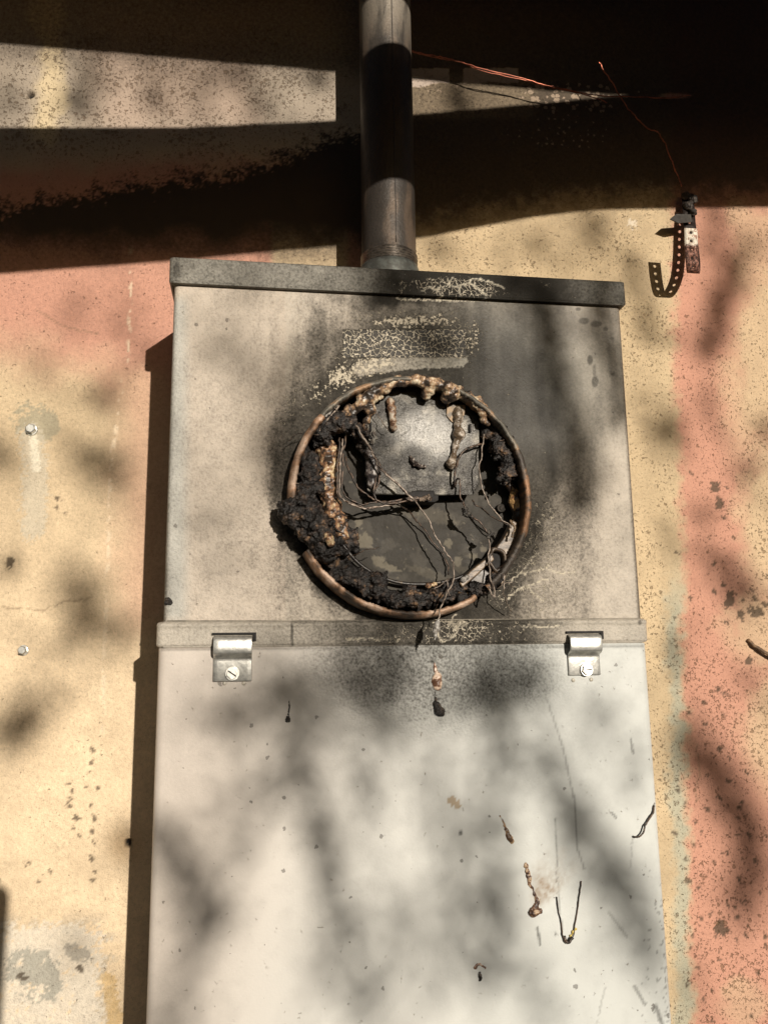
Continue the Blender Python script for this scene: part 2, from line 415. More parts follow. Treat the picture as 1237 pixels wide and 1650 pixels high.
    # bared patches along the lit strip right of the pipe
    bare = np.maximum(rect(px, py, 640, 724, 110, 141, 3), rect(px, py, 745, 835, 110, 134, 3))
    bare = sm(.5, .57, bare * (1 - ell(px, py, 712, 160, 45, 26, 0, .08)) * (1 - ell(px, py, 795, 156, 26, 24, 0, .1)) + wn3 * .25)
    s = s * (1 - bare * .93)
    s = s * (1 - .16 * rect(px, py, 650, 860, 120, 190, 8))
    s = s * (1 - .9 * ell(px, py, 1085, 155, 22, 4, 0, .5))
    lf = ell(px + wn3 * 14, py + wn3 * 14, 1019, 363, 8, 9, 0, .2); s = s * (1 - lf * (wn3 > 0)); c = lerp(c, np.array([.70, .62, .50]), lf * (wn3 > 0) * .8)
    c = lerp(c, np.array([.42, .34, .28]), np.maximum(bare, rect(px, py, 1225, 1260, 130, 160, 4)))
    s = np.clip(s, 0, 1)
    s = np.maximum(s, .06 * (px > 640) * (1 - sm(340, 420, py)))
    fk = rect(px, py, 850, 985, 135, 178, 8) * 1.0 + ell(px, py, 900, 215, 90, 38, 0, .9) * .5 + rect(px, py, 990, 1040, 145, 160, 6) * .8 + rect(px, py, 680, 850, 118, 170, 8) * .32
    dens = .50 + .35 * (px > 600) + .9 * rect(px, py, -100, 560, 40, 260, 20) + .4 * sm(1100, 1200, px) * sm(800, 1200, py) - .25 * (px < 300) * sm(600, 700, py)
    dens = dens * .6 * np.clip(.9 + wn1 * 1.8 + wn2 * 1.4, .25, 1.7)
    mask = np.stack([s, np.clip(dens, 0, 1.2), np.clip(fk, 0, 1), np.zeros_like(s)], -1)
    I = np.arange(nx * nz).reshape(nz, nx)
    F = np.stack([I[:-1, :-1], I[:-1, 1:], I[1:, 1:], I[1:, :-1]], -1).reshape(-1, 4)
    # back and edges: a slab 12 cm thick
    vv = P.reshape(-1, 3); n0 = len(vv)
    back = np.array([(xs[0], .12, zs[0]), (xs[-1], .12, zs[0]), (xs[-1], .12, zs[-1]), (xs[0], .12, zs[-1])])
    vv = np.vstack([vv, back]); F = np.vstack([F, [[n0 + 3, n0 + 2, n0 + 1, n0]]])
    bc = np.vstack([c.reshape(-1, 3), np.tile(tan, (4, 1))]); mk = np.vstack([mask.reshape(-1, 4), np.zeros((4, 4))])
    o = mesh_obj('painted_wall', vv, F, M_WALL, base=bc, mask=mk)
    tag(o, 'speckled tan and pink painted wall blackened by soot behind the grey box', 'wall')
wall()

# ================================================================== METER BOX
D = .115
def shell_grid(x0, x1, z0, z1, d0, d1, r, step, rz=0.0, hole=None):
    """U-shaped sheet: left side, rounded edge, front, rounded edge, right side; front at depth d1"""
    prof = [(x0, -d) for d in np.linspace(d0, d1 - r, 14)]
    prof += [(x0 + r - r * math.cos(a), -(d1 - r + r * math.sin(a))) for a in np.linspace(0, math.pi / 2, 7)[1:]]
    prof += [(x, -d1) for x in np.linspace(x0 + r, x1 - r, int((x1 - x0 - 2 * r) / step) + 1)[1:]]
    prof += [(x1 - r + r * math.sin(a), -(d1 - r + r * math.cos(a))) for a in np.linspace(0, math.pi / 2, 7)[1:]]
    prof += [(x1, -d) for d in np.linspace(d1 - r, d0, 14)[1:]]
    prof = np.array(prof); zz = np.linspace(z0, z1, int(abs(z1 - z0) / step) + 1)
    X = np.tile(prof[:, 0], (len(zz), 1)); Y = np.tile(prof[:, 1], (len(zz), 1)); Z = np.tile(zz[:, None], (1, len(prof)))
    P = np.stack([X, Y, Z], -1)
    if rz:     # pull the rim back at top and bottom
        t = np.minimum(zz - z0, z1 - zz); pull = np.where(t < rz, rz - np.sqrt(np.maximum(rz * rz - (rz - t) ** 2, 0)), 0)
        P[..., 1] += pull[:, None] * sm(d0, d1 - r, -P[..., 1])
        cx = (x0 + x1) / 2; P[..., 0] -= np.sign(P[..., 0] - cx) * pull[:, None] * (np.abs(P[..., 0] - cx) > (x1 - x0) / 2 - r * .9)
    I = np.arange(P.shape[0] * P.shape[1]).reshape(P.shape[:2])
    F = np.stack([I[:-1, :-1], I[:-1, 1:], I[1:, 1:], I[1:, :-1]], -1).reshape(-1, 4)
    V_ = P.reshape(-1, 3)
    if hole:
        c = V_[F].mean(1); keep = (np.hypot(c[:, 0] - hole[0], c[:, 2] - hole[1]) > hole[2]) | (c[:, 1] > -d1 + .004)
        F = F[keep]
    # end sheets
    n0 = len(V_); ends = []
    for row in (0, -1):
        ids = I[row]; cpt = np.array([(x0 + x1) / 2, -d0, zz[row]]); V_ = np.vstack([V_, cpt]); ci = len(V_) - 1
        q = [[ids[j], ids[j + 1], ci, ci] for j in range(len(ids) - 1)]
        ends += q
    return V_, F, np.array(ends), P.shape

def shell_obj(name, V_, F, ends, mat, parent, base, mask):
    me_faces = [list(f) for f in F] if False else F
    o = mesh_obj(name, V_, F, mat, parent, True, base, mask)
    # end sheets as triangles, added with bmesh-free extension
    tri = ends[:, :3]
    me = o.data; bm = bmesh.new(); bm.from_mesh(me); bm.verts.ensure_lookup_table()
    for t in tri:
        try: f = bm.faces.new([bm.verts[i] for i in t]); f.smooth = False
        except ValueError: pass
    bm.to_mesh(me); bm.free()
    return o

def soot_fields(V_, region):
    px, py = pix(V_); U, W = V_[:, 0] * 100, V_[:, 2] * 100
    st = fbm(U * 1.6, W * .22, 24) - .5; n1 = fbm(U * .3, W * .3, 21) - .5; n2 = fbm(U * 1.1, W * 1.1, 22) - .5; n3 = fbm(U * 5, W * 5, 23, 5) - .5
    up = np.array([.50, .44, .365]); low = np.array([.56, .555, .52])
    c = np.tile(up if region != 'cover' else low, (len(V_), 1))
    s = np.zeros(len(V_)); g = np.zeros(len(V_)); b = np.zeros(len(V_)); a = np.full(len(V_), .25)
    r = np.hypot((px - 660), (py - 800) * .98); qx = px + n1 * 70 + n2 * 20; qy = py + n1 * 70 + n2 * 20
    if region == 'body':
        th = np.degrees(np.arctan2(-(py - 800), px - 660))     # 0 right, 90 up
        # width of the burnt halo around the opening by angle
        wid = np.interp(th, [-180, -150, -120, -90, -60, -30, 0, 30, 60, 90, 120, 150, 180], [26, 20, 20, 40, 60, 50, 40, 100, 150, 120, 60, 42, 28])
        s = .96 * (1 - sm(.45, 1.9, (r - 196 + n1 * 50) / wid))
        s = np.maximum(s, .86 * ell(qx, qy, 840, 620, 130, 120, -20, .6))
        s = np.maximum(s, .80 * ell(qx, qy, 810, 550, 200, 90, 0, .6))
        s = np.maximum(s, .97 * ell(qx, qy, 660, 492, 110, 26, 3, .7))
        s = np.maximum(s, .75 * ell(qx, qy, 560, 560, 110, 55, -25, .6))
        s = np.maximum(s, .62 * ell(qx, qy, 985, 600, 30, 140, 0, .7))
        s = np.maximum(s, .60 * ell(qx, qy, 890, 780, 60, 170, -8, .8))
        s = np.maximum(s, .72 * ell(qx, qy, 800, 985, 160, 40, -10, .7))
        s = np.maximum(s, .6 * ell(qx, qy, 600, 995, 70, 18, 0, .8))
        s = np.maximum(s, .3 + .2 * sm(-12, 12, n1 * 60) * (px < 420) * 0)
        s = np.where(px < 440, np.minimum(s, .95), s)
        s = s - .3 + .3 * sm(300, 520, px) * (1 - sm(940, 1010, px)); s = np.clip(s, 0, 1)
        s = np.clip(s + (n1 * .5 + n2 * .4 + st * .9) * sm(.02, .3, s) * (1.08 - s), 0, 1); s = np.maximum(s, .14 + .3 * n2 + .2 * n1)
        s = np.maximum(s, .85 * seg(px, py, [(277, 460), (262, 1000)], 5, .9)); s = np.maximum(s, .8 * seg(px, py, [(999, 490), (1032, 1000)], 5, .9))
        s = s * (1 - .5 * ell(px, py, 935, 590, 30, 70, -10, .8)) * (1 - .45 * ell(px, py, 900, 930, 45, 60, 20, .9)); s = np.maximum(s, .62 * ell(px, py, 1010, 480, 30, 60, 0, .8))
        # drops on the right
        for (x_, y_, a_, b_) in ((958, 615, 6, 10), (950, 580, 5, 9), (940, 517, 10, 6), (960, 522, 11, 6), (975, 530, 5, 4), (931, 498, 5, 3), (987, 603, 4, 3), (985, 545, 4, 3)):
            s = np.maximum(s, .75 * ell(px, py, x_, y_, a_, b_, 0, .35))
        s = np.maximum(s, .6 * seg(px, py, [(957, 590), (957, 615)], 3, .6))
        lab = rect(px, py, 551, 751, 531, 576, 1.2)
        hal = ell(px, py, 655, 570, 125, 75, 0, .5)
        # dark crackled field of the old label
        s = np.where(lab > .5, .97, s); g = np.where(lab > .5, 1.0, 0)
        g = np.maximum(g, .42 * ell(px, py, 540, 590, 40, 50, 30, .8)); g = np.maximum(g, .45 * ell(px, py, 850, 950, 75, 65, 0, .5)); g = np.maximum(g, .4 * ell(px, py, 480, 640, 30, 60, 30, .8))
        g = np.maximum(g, .45 * ell(px, py, 745, 545, 35, 40, 0, .5)); g = np.maximum(g, .5 * ell(px, py, 870, 880, 40, 90, 10, .6))
        b = .66 * ell(px, py, 665, 518, 90, 14, 0, .8); b = np.maximum(b, .66 * ell(px, py, 590, 590, 60, 20, -12, .7)); b = np.maximum(b, .66 * ell(px, py, 553, 606, 40, 26, -30, .8)); b = np.where(lab > .5, 0, b)
        b = np.maximum(b, .52 * ell(px, py, 515, 632, 38, 24, -40, .9)); b = np.maximum(b, .54 * ell(px, py, 763, 545, 20, 40, 0, .8)); b = np.maximum(b, .45 * ell(px, py, 660, 515, 120, 22, 0, .5))
        fl = sm(.42, .58, seg(px, py, [(580, 594), (640, 586), (742, 580)], 11, .7) + n3 * .7)
        s = np.where(lab < .5, s * (1 - fl) + .38 * fl, s)
        a = .35 + .65 * (1 - sm(200, 420, r)); a = np.maximum(a, .9 * ell(px, py, 900, 880, 70, 180, 0, .7)); a = np.maximum(a, .6 * (px < 460)); a = a * (1 - .8 * (rect(px, py, 740, 960, 470, 760, 60)))
        a = np.where(lab > .5, .15, a)
        warm = sm(430, 300, px) * 0 + (px < 460) * .5
        c = lerp(c, np.array([.52, .44, .36]), warm); c = lerp(c, np.array([.30, .31, .26]), .5 * ell(px, py, 800, 620, 170, 130, 0, .7))
        c = lerp(c, np.array([.42, .43, .40]), .7 * rect(px, py, 262, 300, 480, 1000, 14))
    elif region == 'cap':
        s = np.interp(px, [270, 300, 430, 560, 620, 680, 800, 860, 930, 985, 1010], [.70, .55, .52, .60, .86, 1.05, 1.05, 1.03, .95, .62, .95]) + n2 * .25 + n1 * .2
        s = np.clip(s, 0, 1); s = np.maximum(s, .85 * (seg(px, py, [(275, 412), (1007, 455)], 3, .8)))
        s = np.maximum(s, .8 * ell(px, py, 284, 436, 7, 16, 0, .4))
        g = .78 * ell(px, py, 735, 464, 75, 17, 4, .5); g = np.maximum(g, .4 * ell(px, py, 660, 462, 40, 14, 0, .6))
        b = np.maximum(.45 * ell(px, py, 880, 460, 12, 6, 0, .5), .35 * ell(px, py, 700, 478, 80, 4, 4, .5)); a = np.full(len(V_), .7)
        c = lerp(c, np.array([.34, .33, .29]), np.full(len(V_), .8))
    elif region == 'flange':
        s = np.interp(px, [250, 420, 480, 560, 640, 700, 850, 890, 930, 1040], [.22, .32, .50, .72, .85, 1.0, .92, .55, .22, .2]) + n2 * .25
        s = np.clip(s, 0, .96); g = .8 * ell(px, py, 745, 1012, 50, 26, 0, .5); g = np.maximum(g, .45 * rect(px, py, 600, 880, 1000, 1045, 10))
        b = .62 * ell(px, py, 735, 1002, 22, 12, 0, .6); b = np.maximum(b, .5 * seg(px, py, [(560, 1030), (650, 1032)], 5, .6)); b = np.maximum(b, .45 * seg(px, py, [(830, 1008), (900, 1007)], 3, .6))
        s = np.maximum(s, .9 * seg(px, py, [(470, 1004), (471, 1040)], 2, .5)); s = np.maximum(s, .75 * ell(px, py, 1030, 1003, 4, 4, 0, .4)); a = .5 + .4 * ell(px, py, 720, 1010, 200, 60, 0, .6)
        s = np.maximum(s, .7 * seg(px, py, [(470, 1003), (640, 1006), (880, 1004)], 3, .8))
        c = lerp(c, np.array([.50, .46, .39]), np.full(len(V_), .6))
    elif region == 'cover':
        s = .62 * ell(qx, qy, 770, 1070, 120, 75, 15, .7); s = np.maximum(s, .62 * ell(qx, qy, 650, 1060, 140, 85, 0, .55)); s = np.clip(s, 0, 1)
        s = np.maximum(s, .03 + .10 * (1 - sm(280, 330, px)) ); s = np.maximum(s, .14 + n2 * .2 - .12 * sm(1050, 1400, py))
        a = .06 + .94 * ell(qx, qy, 700, 1060, 190, 105, 0, .35)
        c = lerp(c, np.array([.56, .48, .41]), .75 * (1 - sm(300, 700, px + .2 * (py - 1100)))); c = lerp(c, np.array([.555, .575, .55]), .7 * sm(600, 900, px))
        # long thin scratches and scuffs
        for pts, w, v in (([(875, 1110), (905, 1200), (925, 1290), (930, 1370), (941, 1400)], 1.0, .45), ([(895, 1320), (897, 1420), (905, 1500)], .8, .45), ([(1018, 1350), (1015, 1400)], .8, .3), ([(1022, 1590), (1038, 1618)], 2., .5), ([(1055, 1620), (1066, 1650)], 2.6, .6), ([(975, 1590), (960, 1650)], .8, .3), ([(655, 1158), (685, 1160)], 2., .35), ([(865, 1495), (870, 1522)], 1.6, .7), ([(980, 1470), (1010, 1510)], 1.6, .35), ([(1015, 1190), (1020, 1215)], 1.3, .6), ([(985, 1310), (992, 1318)], 1.4, .6)):
            s = np.maximum(s, v * seg(px + n3 * 4, py + n3 * 4, pts, w + .5, .6))
        fan = 0
        for (x1, y1) in ((925, 1395), (900, 1400), (880, 1380), (905, 1375), (868, 1395)):
            fan = np.maximum(fan, seg(px, py, [(868, 1450), ((868 + x1) / 2 + 2, (1450 + y1) / 2), (x1, y1)], 10, .98))
        c = lerp(c, np.array([.24, .16, .09]), fan * np.clip(.55 + n3 * 1.5, 0, 1) * (1 - sm(20, 75, np.hypot(px - 866, py - 1456)) * .75))
        s = np.maximum(s, .8 * (np.maximum(ell(px, py, 742, 1342, 3, 4, 0, .4), ell(px, py, 895, 1505, 2, 3, 0, .4))))
        c = lerp(c, np.array([.33, .23, .12]), rag_(.5, .56, ell(px, py, 732, 1292, 10, 9, 40, .7), n3 * 1.6) * .8)
        s = np.maximum(s, .5 * sm(.55, .62, sm(990, 1080, px) * sm(1100, 1600, py) * .4 + n3 * 1.4))
        s = np.maximum(s, .55 * seg(px, py, [(262, 1046), (1034, 1041)], 3, .8))
    cream_ = np.array([.56, .50, .38])
    for pts, w in (([(822, 936), (836, 926), (856, 920), (880, 917), (905, 924), (925, 920)], 1.3), ([(818, 965), (832, 952), (850, 944), (868, 938), (882, 934)], 1.2), ([(850, 944), (858, 956), (872, 966)], .8), ([(838, 926), (850, 905), (866, 890)], .8), ([(880, 917), (892, 898)], .7),
                   ([(699, 1003), (703, 1016), (709, 1030), (714, 1034), (722, 1028), (731, 1024), (735, 1012), (728, 1004)], 1.6), ([(731, 1014), (742, 1006), (752, 1004)], 1.2), ([(722, 1012), (726, 998), (734, 990)], 1.0), ([(840, 1009), (868, 1010), (905, 1008)], 1.0), ([(560, 1031), (590, 1029), (625, 1031)], 1.2),
                   ([(690, 462), (705, 468), (712, 478)], 1.3), ([(705, 468), (722, 458), (738, 462), (742, 476)], 1.3), ([(738, 462), (756, 456), (770, 464), (782, 476)], 1.4), ([(722, 458), (730, 446)], 1.1), ([(756, 456), (766, 449), (790, 455), (812, 464)], 1.2), ([(676, 470), (690, 462)], 1.0), ([(640, 482), (700, 484), (790, 484)], 1.2)):
        k_ = seg(px + n3 * 9 + n2 * 6, py + n3 * 9, pts, w, .45) * sm(-.30, -.1, n3); s = s * (1 - k_); c = lerp(c, cream_, k_)
    return c, np.stack([np.clip(s, 0, 1), np.clip(g, 0, 1), np.clip(b, 0, 1), np.clip(a, 0, 1)], -1)

BX0, BX1 = -.1662, .1676
RO = .0848
RX = (at(465, 800, .133)[0] + at(857, 800, .133)[0]) / 2; RZ = (at(660, 600, .133)[2] + at(660, 1001, .133)[2]) / 2
box_root = thing('meter_box', (0, 0, -.6), 'scorched grey metal electrical box with a burnt round meter opening, below the pipe', 'electrical box')

V_, F, E_, _ = shell_grid(BX0, BX1, .012, .285, 0.0, D, .004, .0009, 0, (RX, RZ, RO - .0022))
c, m = soot_fields(V_, 'body'); shell_obj('body', V_, F, E_, M_BOX, box_root, c, m)
# cap across the top
V_, F, E_, _ = shell_grid(-.1692, .1700, .2682, .2874, 0.0, D + .0052, .0022, .0009, .0012)
c, m = soot_fields(V_, 'cap'); shell_obj('top_cap', V_, F, E_, M_BOX, box_root, c, m)
# flange between body and cover, with a raised bead on top
V_, F, E_, _ = shell_grid(-.1700, .1702, .0142, .0310, .02, D + .0030, .004, .0009, .002)
zz = V_[:, 2]; V_[:, 1] -= .0009 * np.exp(-((zz - .0285) / .0012) ** 2) * (V_[:, 1] < -.09)
c, m = soot_fields(V_, 'flange'); shell_obj('flange', V_, F, E_, M_BOX, box_root, c, m)
# lower cover
V_, F, E_, _ = shell_grid(-.1686, .1692, -.60, .0138, .004, D + .0006, .0045, .0012)
c, m = soot_fields(V_, 'cover'); shell_obj('lower_cover', V_, F, E_, M_BOX, box_root, c, m)
# dark seam and bead relief on the body just above the flange
bm = bmesh.new(); tube(bm, [V(270, 1001, D + .0004), V(500, 1001, D + .0004), V(1030, 997, D + .0004)], .0007, 8)
o = bm_obj('seam_bead', bm, m_plain('seam_bead_paint', (.36, .32, .26), (.20, .18, .15), .5, 0, 60, .3), box_root)

def latch(x, z, w, h, sx):
    """zinc hasp: rolled loop at the top, flat plate with a slotted hex screw"""
    root = bpy.data.objects.new('latch', None); COL.objects.link(root); root.parent = box_root
    root.location = Vector((x, -(D + .0006), z)) - Vector((0, 0, -.6)); root.empty_display_size = .01
    root.location = Vector((x, -D, z + .6))
    me_pts = []
    # profile (dy, dz) from slot in the flange, round the roll and down the plate
    prof = [(-.0022, .0215), (-.0058, .0213), (-.0078, .0200), (-.0086, .0178), (-.0086, .0130), (-.0080, .0100), (-.0060, .0085), (-.0036, .0078), (-.0024, .0068), (-.0022, .0050), (-.0022, -h + .0122)]
    bm = bmesh.new(); rings = []
    for i, (dy, dz) in enumerate(prof):
        rings.append([bm.verts.new((x + xx, -D + dy, z + dz)) for xx in np.linspace(-w / 2, w / 2, 8)])
    for a, b in zip(rings[:-1], rings[1:]):
        for j in range(7): bm.faces.new((a[j], a[j + 1], b[j + 1], b[j]))
    o = bm_obj('plate', bm, M_ZINC, root); o.modifiers.new('t', 'SOLIDIFY').thickness = .0013
    bv = o.modifiers.new('b', 'BEVEL'); bv.width = .0004; bv.segments = 2; bv.limit_method = 'ANGLE'
    bm = bmesh.new(); sxp, szp = x + sx, z - .0030
    # washer and hex head
    n = 24; yb = -D - .0034
    def disc(r0, y0, r1, y1, n, ph=0):
        a = [bm.verts.new((sxp + r0 * math.cos(2 * math.pi * k / n + ph), y0, szp + r0 * math.sin(2 * math.pi * k / n + ph))) for k in range(n)]
        b = [bm.verts.new((sxp + r1 * math.cos(2 * math.pi * k / n + ph), y1, szp + r1 * math.sin(2 * math.pi * k / n + ph))) for k in range(n)]
        for k in range(n): bm.faces.new((a[k], a[(k + 1) % n], b[(k + 1) % n], b[k]))
        bm.faces.new(b)
    disc(.0046, yb + .001, .0044, yb - .0006, 24); disc(.0037, yb - .0006, .0036, yb - .0026, 6, .3)
    sc = bm_obj('screw', bm, M_ZINC, root, False)
    bm = bmesh.new(); an = math.radians(-35 if sx < .001 else 5)
    d = Vector((math.cos(an), 0, math.sin(an))) * .0031; q = Vector((-math.sin(an), 0, math.cos(an))) * .0004
    for s1 in (0,):
        vs = [bm.verts.new(Vector((sxp, yb - .00275, szp)) + v) for v in (d + q, d - q, -d - q, -d + q)]; bm.faces.new(vs)
        vs2 = [bm.verts.new(v.co + Vector((0, .0004, 0))) for v in vs]
        for k in range(4): bm.faces.new((vs[k], vs[(k + 1) % 4], vs2[(k + 1) % 4], vs2[k]))
    bm_obj('screw_slot', bm, M_DARK, root, False)
    # slot cut in the flange above it
    bm = bmesh.new(); box(bm, x - w / 2 - .001, x + w / 2 + .0026, -D - .0052, -D - .0036, z + .0222, z + .0236)
    box(bm, x + w / 2 + .0006, x + w / 2 + .0026, -D - .0052, -D - .0036, z + .0180, z + .0222)
    bm_obj('slot', bm, M_DARK, root, False)
    return root
p = at(375, 1078, D); l1 = latch(p[0], p[2], .0250, .0202, 0)
p = at(939, 1072, D); l2 = latch(p[0], p[2], .0232, .0190, .001)
for px_, py_ in ((362, 1101), (393, 1101), (923, 1096), (952, 1095)):
    p = V(px_, py_, D + .0008); bm = bmesh.new(); bmesh.ops.create_uvsphere(bm, u_segments=12, v_segments=8, radius=.0014)
    for v in bm.verts: v.co = Vector((v.co.x, v.co.y * .4, v.co.z)) + p
    bm_obj('rivet', bm, m_plain('rivet_paint', (.5, .46, .38), rough=.4), box_root)

# ================================================================== BURNT METER
meter = thing('electric_meter', (RX, -.10, RZ), 'burnt out round electric meter, melted inside a copper coloured ring', 'electric meter')

def ring_arc(a0, a1, pal, seed, ins=.0052, name='ring'):
    n = max(24, int(abs(a1 - a0) * 1.4)); ang = np.radians(np.linspace(a0, a1, n)); ro = RO
    prof = [(ro + .0004, .108), (ro, .128), (ro - .0006, .1318), (ro - .0022, .1336), (ro - ins + .001, .1338), (ro - ins, .1326), (ro - ins - .0002, .120), (ro - .0030, .1195), (ro - .0028, .129), (ro - .0012, .1262), (ro - .001, .108)]
    Vv = []
    for i, a in enumerate(ang):
        wob = (vnoise(np.array([i * .18]), np.array([seed * 1.0]), 3)[0] - .5) * .0006
        rag = (vnoise(np.array([i * .9]), np.array([seed * 3.0]), 5)[0] - .5) * .0009
        for j, (r_, d_) in enumerate(prof):
            rr = r_ + wob + (rag if 4 <= j <= 6 else 0); Vv.append((RX + rr * math.cos(a), -(d_ + wob * .6), RZ + rr * math.sin(a)))
    Vv = np.array(Vv); m_ = len(prof); Fv = []
    for i in range(n - 1):
        for j in range(m_): Fv.append((i * m_ + j, (i + 1) * m_ + j, (i + 1) * m_ + (j + 1) % m_, i * m_ + (j + 1) % m_))
    Fv = np.array(Fv); c = cattr(Vv, pal, 70, seed, .06)
    return mesh_obj(name, Vv, Fv, M_RING, meter, True, c)
def angp(px, py):
    p = at(px, py, .133); return math.degrees(math.atan2(p[2] - RZ, p[0] - RX))
COP = [(0, (.05, .036, .026)), (.36, (.13, .08, .05)), (.50, (.36, .21, .125)), (.66, (.55, .40, .30))]
DRK = [(0, (.05, .04, .032)), (.45, (.10, .075, .055)), (.62, (.28, .15, .08))]
aL = angp(464, 805); aTop = angp(515, 665)
ring_arc(aL + (360 if aL < 0 else 0), aTop, COP, 1, .0052, 'ring_segment')
ring_arc(aTop, angp(845, 720), [(0, (.12, .11, .09)), (.5, (.22, .19, .15)), (.65, (.35, .22, .13))], 2, .0040, 'ring_segment')
ring_arc(angp(845, 720), angp(790, 955), DRK, 3, .0052, 'ring_segment')
ring_arc(angp(770, 966), angp(483, 893) , COP, 4, .0044, 'ring_segment')

def plate_poly(name, pts, d_front, thick, mat, pal, sc, seed, step=.0011, bulge=None):
    """flat plate with an outline given in photo pixels at its own depth, gridded so it can dent"""
    P2 = [at(x, y, d_front) for x, y in pts]; poly = [(p[0], p[2]) for p in P2]
    xs = [p[0] for p in poly]; zs = [p[1] for p in poly]
    bm = bmesh.new(); vs = [bm.verts.new((x, -d_front, z)) for x, z in poly]; bm.faces.new(vs)
    bmesh.ops.triangulate(bm, faces=bm.faces[:])
    for ax, lo, hi in ((0, min(xs), max(xs)), (2, min(zs), max(zs))):
        for t in np.arange(lo + step, hi, step):
            co = [0, -d_front, 0]; co[ax] = t; no = [0, 0, 0]; no[ax] = 1
            bmesh.ops.bisect_plane(bm, geom=bm.verts[:] + bm.edges[:] + bm.faces[:], dist=1e-6, plane_co=co, plane_no=no)
    for v in bm.verts:
        px_, py_ = pix(np.array(v.co)); dd = 0
        if bulge: dd = bulge(float(px_), float(py_))
        v.co.y -= dd + (mnoise.noise(Vector(v.co) * 130) * .00035)
    ext = bmesh.ops.extrude_face_region(bm, geom=bm.faces[:])
    for e in ext['geom']:
        if isinstance(e, bmesh.types.BMVert): e.co.y += thick
    bmesh.ops.recalc_face_normals(bm, faces=bm.faces)
    co = np.array([v.co[:] for v in bm.verts]); c = cattr(co, pal, sc, seed, .05)
    return bm, c

def bm_colored(name, bm, c, mat, parent):
    me = bpy.data.meshes.new(name); off = parent_loc(parent) if parent is not None else Vector(np.array([v.co[:] for v in bm.verts]).mean(0))
    for v in bm.verts: v.co -= off
    bm.to_mesh(me); bm.free()
    a = me.color_attributes.new('base', 'FLOAT_COLOR', 'POINT'); b = np.ones((len(me.vertices), 4), np.float32); b[:, :3] = c; a.data.foreach_set('color', b.ravel())
    me.shade_smooth(); me.materials.append(mat)
    o = bpy.data.objects.new(name, me); COL.objects.link(o)
    if parent is not None: o.parent = parent
    else: o.location = off
    return o

# back plate: a disc across the opening, sunk 12 mm
pts = []
for k in range(72):
    a = 2 * math.pi * k / 72; q = Vector((RX + (RO - .0026) * math.cos(a), -.103, RZ + (RO - .0026) * math.sin(a)))
    x_, y_ = pix(np.array(q)); pts.append((float(x_), float(y_)))
bm, c = plate_poly('back_plate', pts, .103, .002, M_PLATE, [(0, (.040, .036, .030)), (.6, (.060, .054, .045))], 60, 5, .0012)
co = np.array([v.co[:] for v in bm.verts]); X_, Y_ = pix(co); n3 = np.array([mnoise.fractal(Vector(p) * 320, .6, 2, 4) for p in co])
pale = np.zeros(len(co))
for (x_, y_, a_, b_) in ((588, 872, 14, 14), (577, 843, 5, 8), (627, 915, 17, 5), (610, 905, 12, 9), (722, 875, 9, 6), (738, 905, 8, 7), (762, 897, 9, 5), (778, 885, 5, 5), (655, 822, 30, 9), (700, 830, 45, 12), (700, 928, 50, 8), (745, 918, 20, 6)):
    pale = np.maximum(pale, sm(.45, .55, ell(X_, Y_, x_, y_, a_ * .95, b_ * .95, 20, .5) + n3 * .6) * (.35 if a_ > 17 else 1))
c = lerp(c, np.array([.20, .175, .13]), pale * .55)
bm_colored('back_plate', bm, c, M_BACK, meter)
# shield plate in front: notched, shiny and heat dulled
def bul(x, y):
    e = math.exp(-((x - 680) / 45) ** 2 - ((y - 690) / 35) ** 2); return .0012 * e + .0005 * mnoise.noise(Vector((x, y, 0)) * .06)
pts = [(600, 640), (640, 626), (690, 622), (735, 628), (768, 650), (772, 690), (770, 780), (762, 797), (700, 798), (699, 791), (668, 791), (655, 797), (602, 797), (592, 790), (590, 700), (592, 655)]
bm, c = plate_poly('shield_plate', pts, .1175, .0015, M_PLATE, [(0, (.025, .022, .018)), (.42, (.06, .055, .047)), (.58, (.13, .12, .10)), (.7, (.2, .18, .15))], 70, 6, .0012, bul)
co = np.array([v.co[:] for v in bm.verts]); X_, Y_ = pix(co)
c = lerp(c, np.array([.34, .33, .31]), ell(X_, Y_, 690, 700, 55, 34, 10, .7) * .75); c = lerp(c, np.array([.03, .027, .023]), .75 * np.maximum(ell(X_, Y_, 670, 738, 28, 22, 20, .4), ell(X_, Y_, 620, 730, 24, 30, 0, .8)))  # pale oval paints the sun's glint into the plate; dark spots are stains
c = lerp(c, np.array([.03, .027, .023]), .7 * ell(X_, Y_, 670, 640, 60, 14, 0, .8)); c = lerp(c, np.array([.02, .018, .015]), (np.abs(np.hypot(X_ - 682, Y_ - 752) - 18) < 1.5) * (Y_ > 750) * .9)
sp_o = bm_colored('shield_plate', bm, c, M_PLATE, meter)
# depth skirt under the shield (its folded lower edge)
def prism(name, pts, d0, d1, mat, parent, bevel=.0004):
    P = [at(x, y, d1) for x, y in pts]; bm = bmesh.new()
    f_ = [bm.verts.new(p) for p in P]; b_ = [bm.verts.new((p[0], -d0, p[2])) for p in P]
    bm.faces.new(f_); bm.faces.new(b_[::-1]); n = len(P)
    for k in range(n): bm.faces.new((f_[k], b_[k], b_[(k + 1) % n], f_[(k + 1) % n]))
    return bm_obj(name, bm, mat, parent, False, bevel)
M_SOOTMET = m_plain('sooty_metal', (.035, .030, .026), (.10, .085, .065), .4, .3, 220, .4, .5, .5, .8)
prism('plate_tab', [(658, 790), (706, 790), (706, 806), (700, 809), (658, 809)], .104, .1170, M_DARK, meter)
prism('slot', [(596, 680), (599, 680), (599, 694), (596, 694)], .1180, .1196, M_DARK, sp_o, 0)
prism('slot', [(756, 683), (759, 683), (759, 696), (756, 696)], .1180, .1196, M_DARK, sp_o, 0)

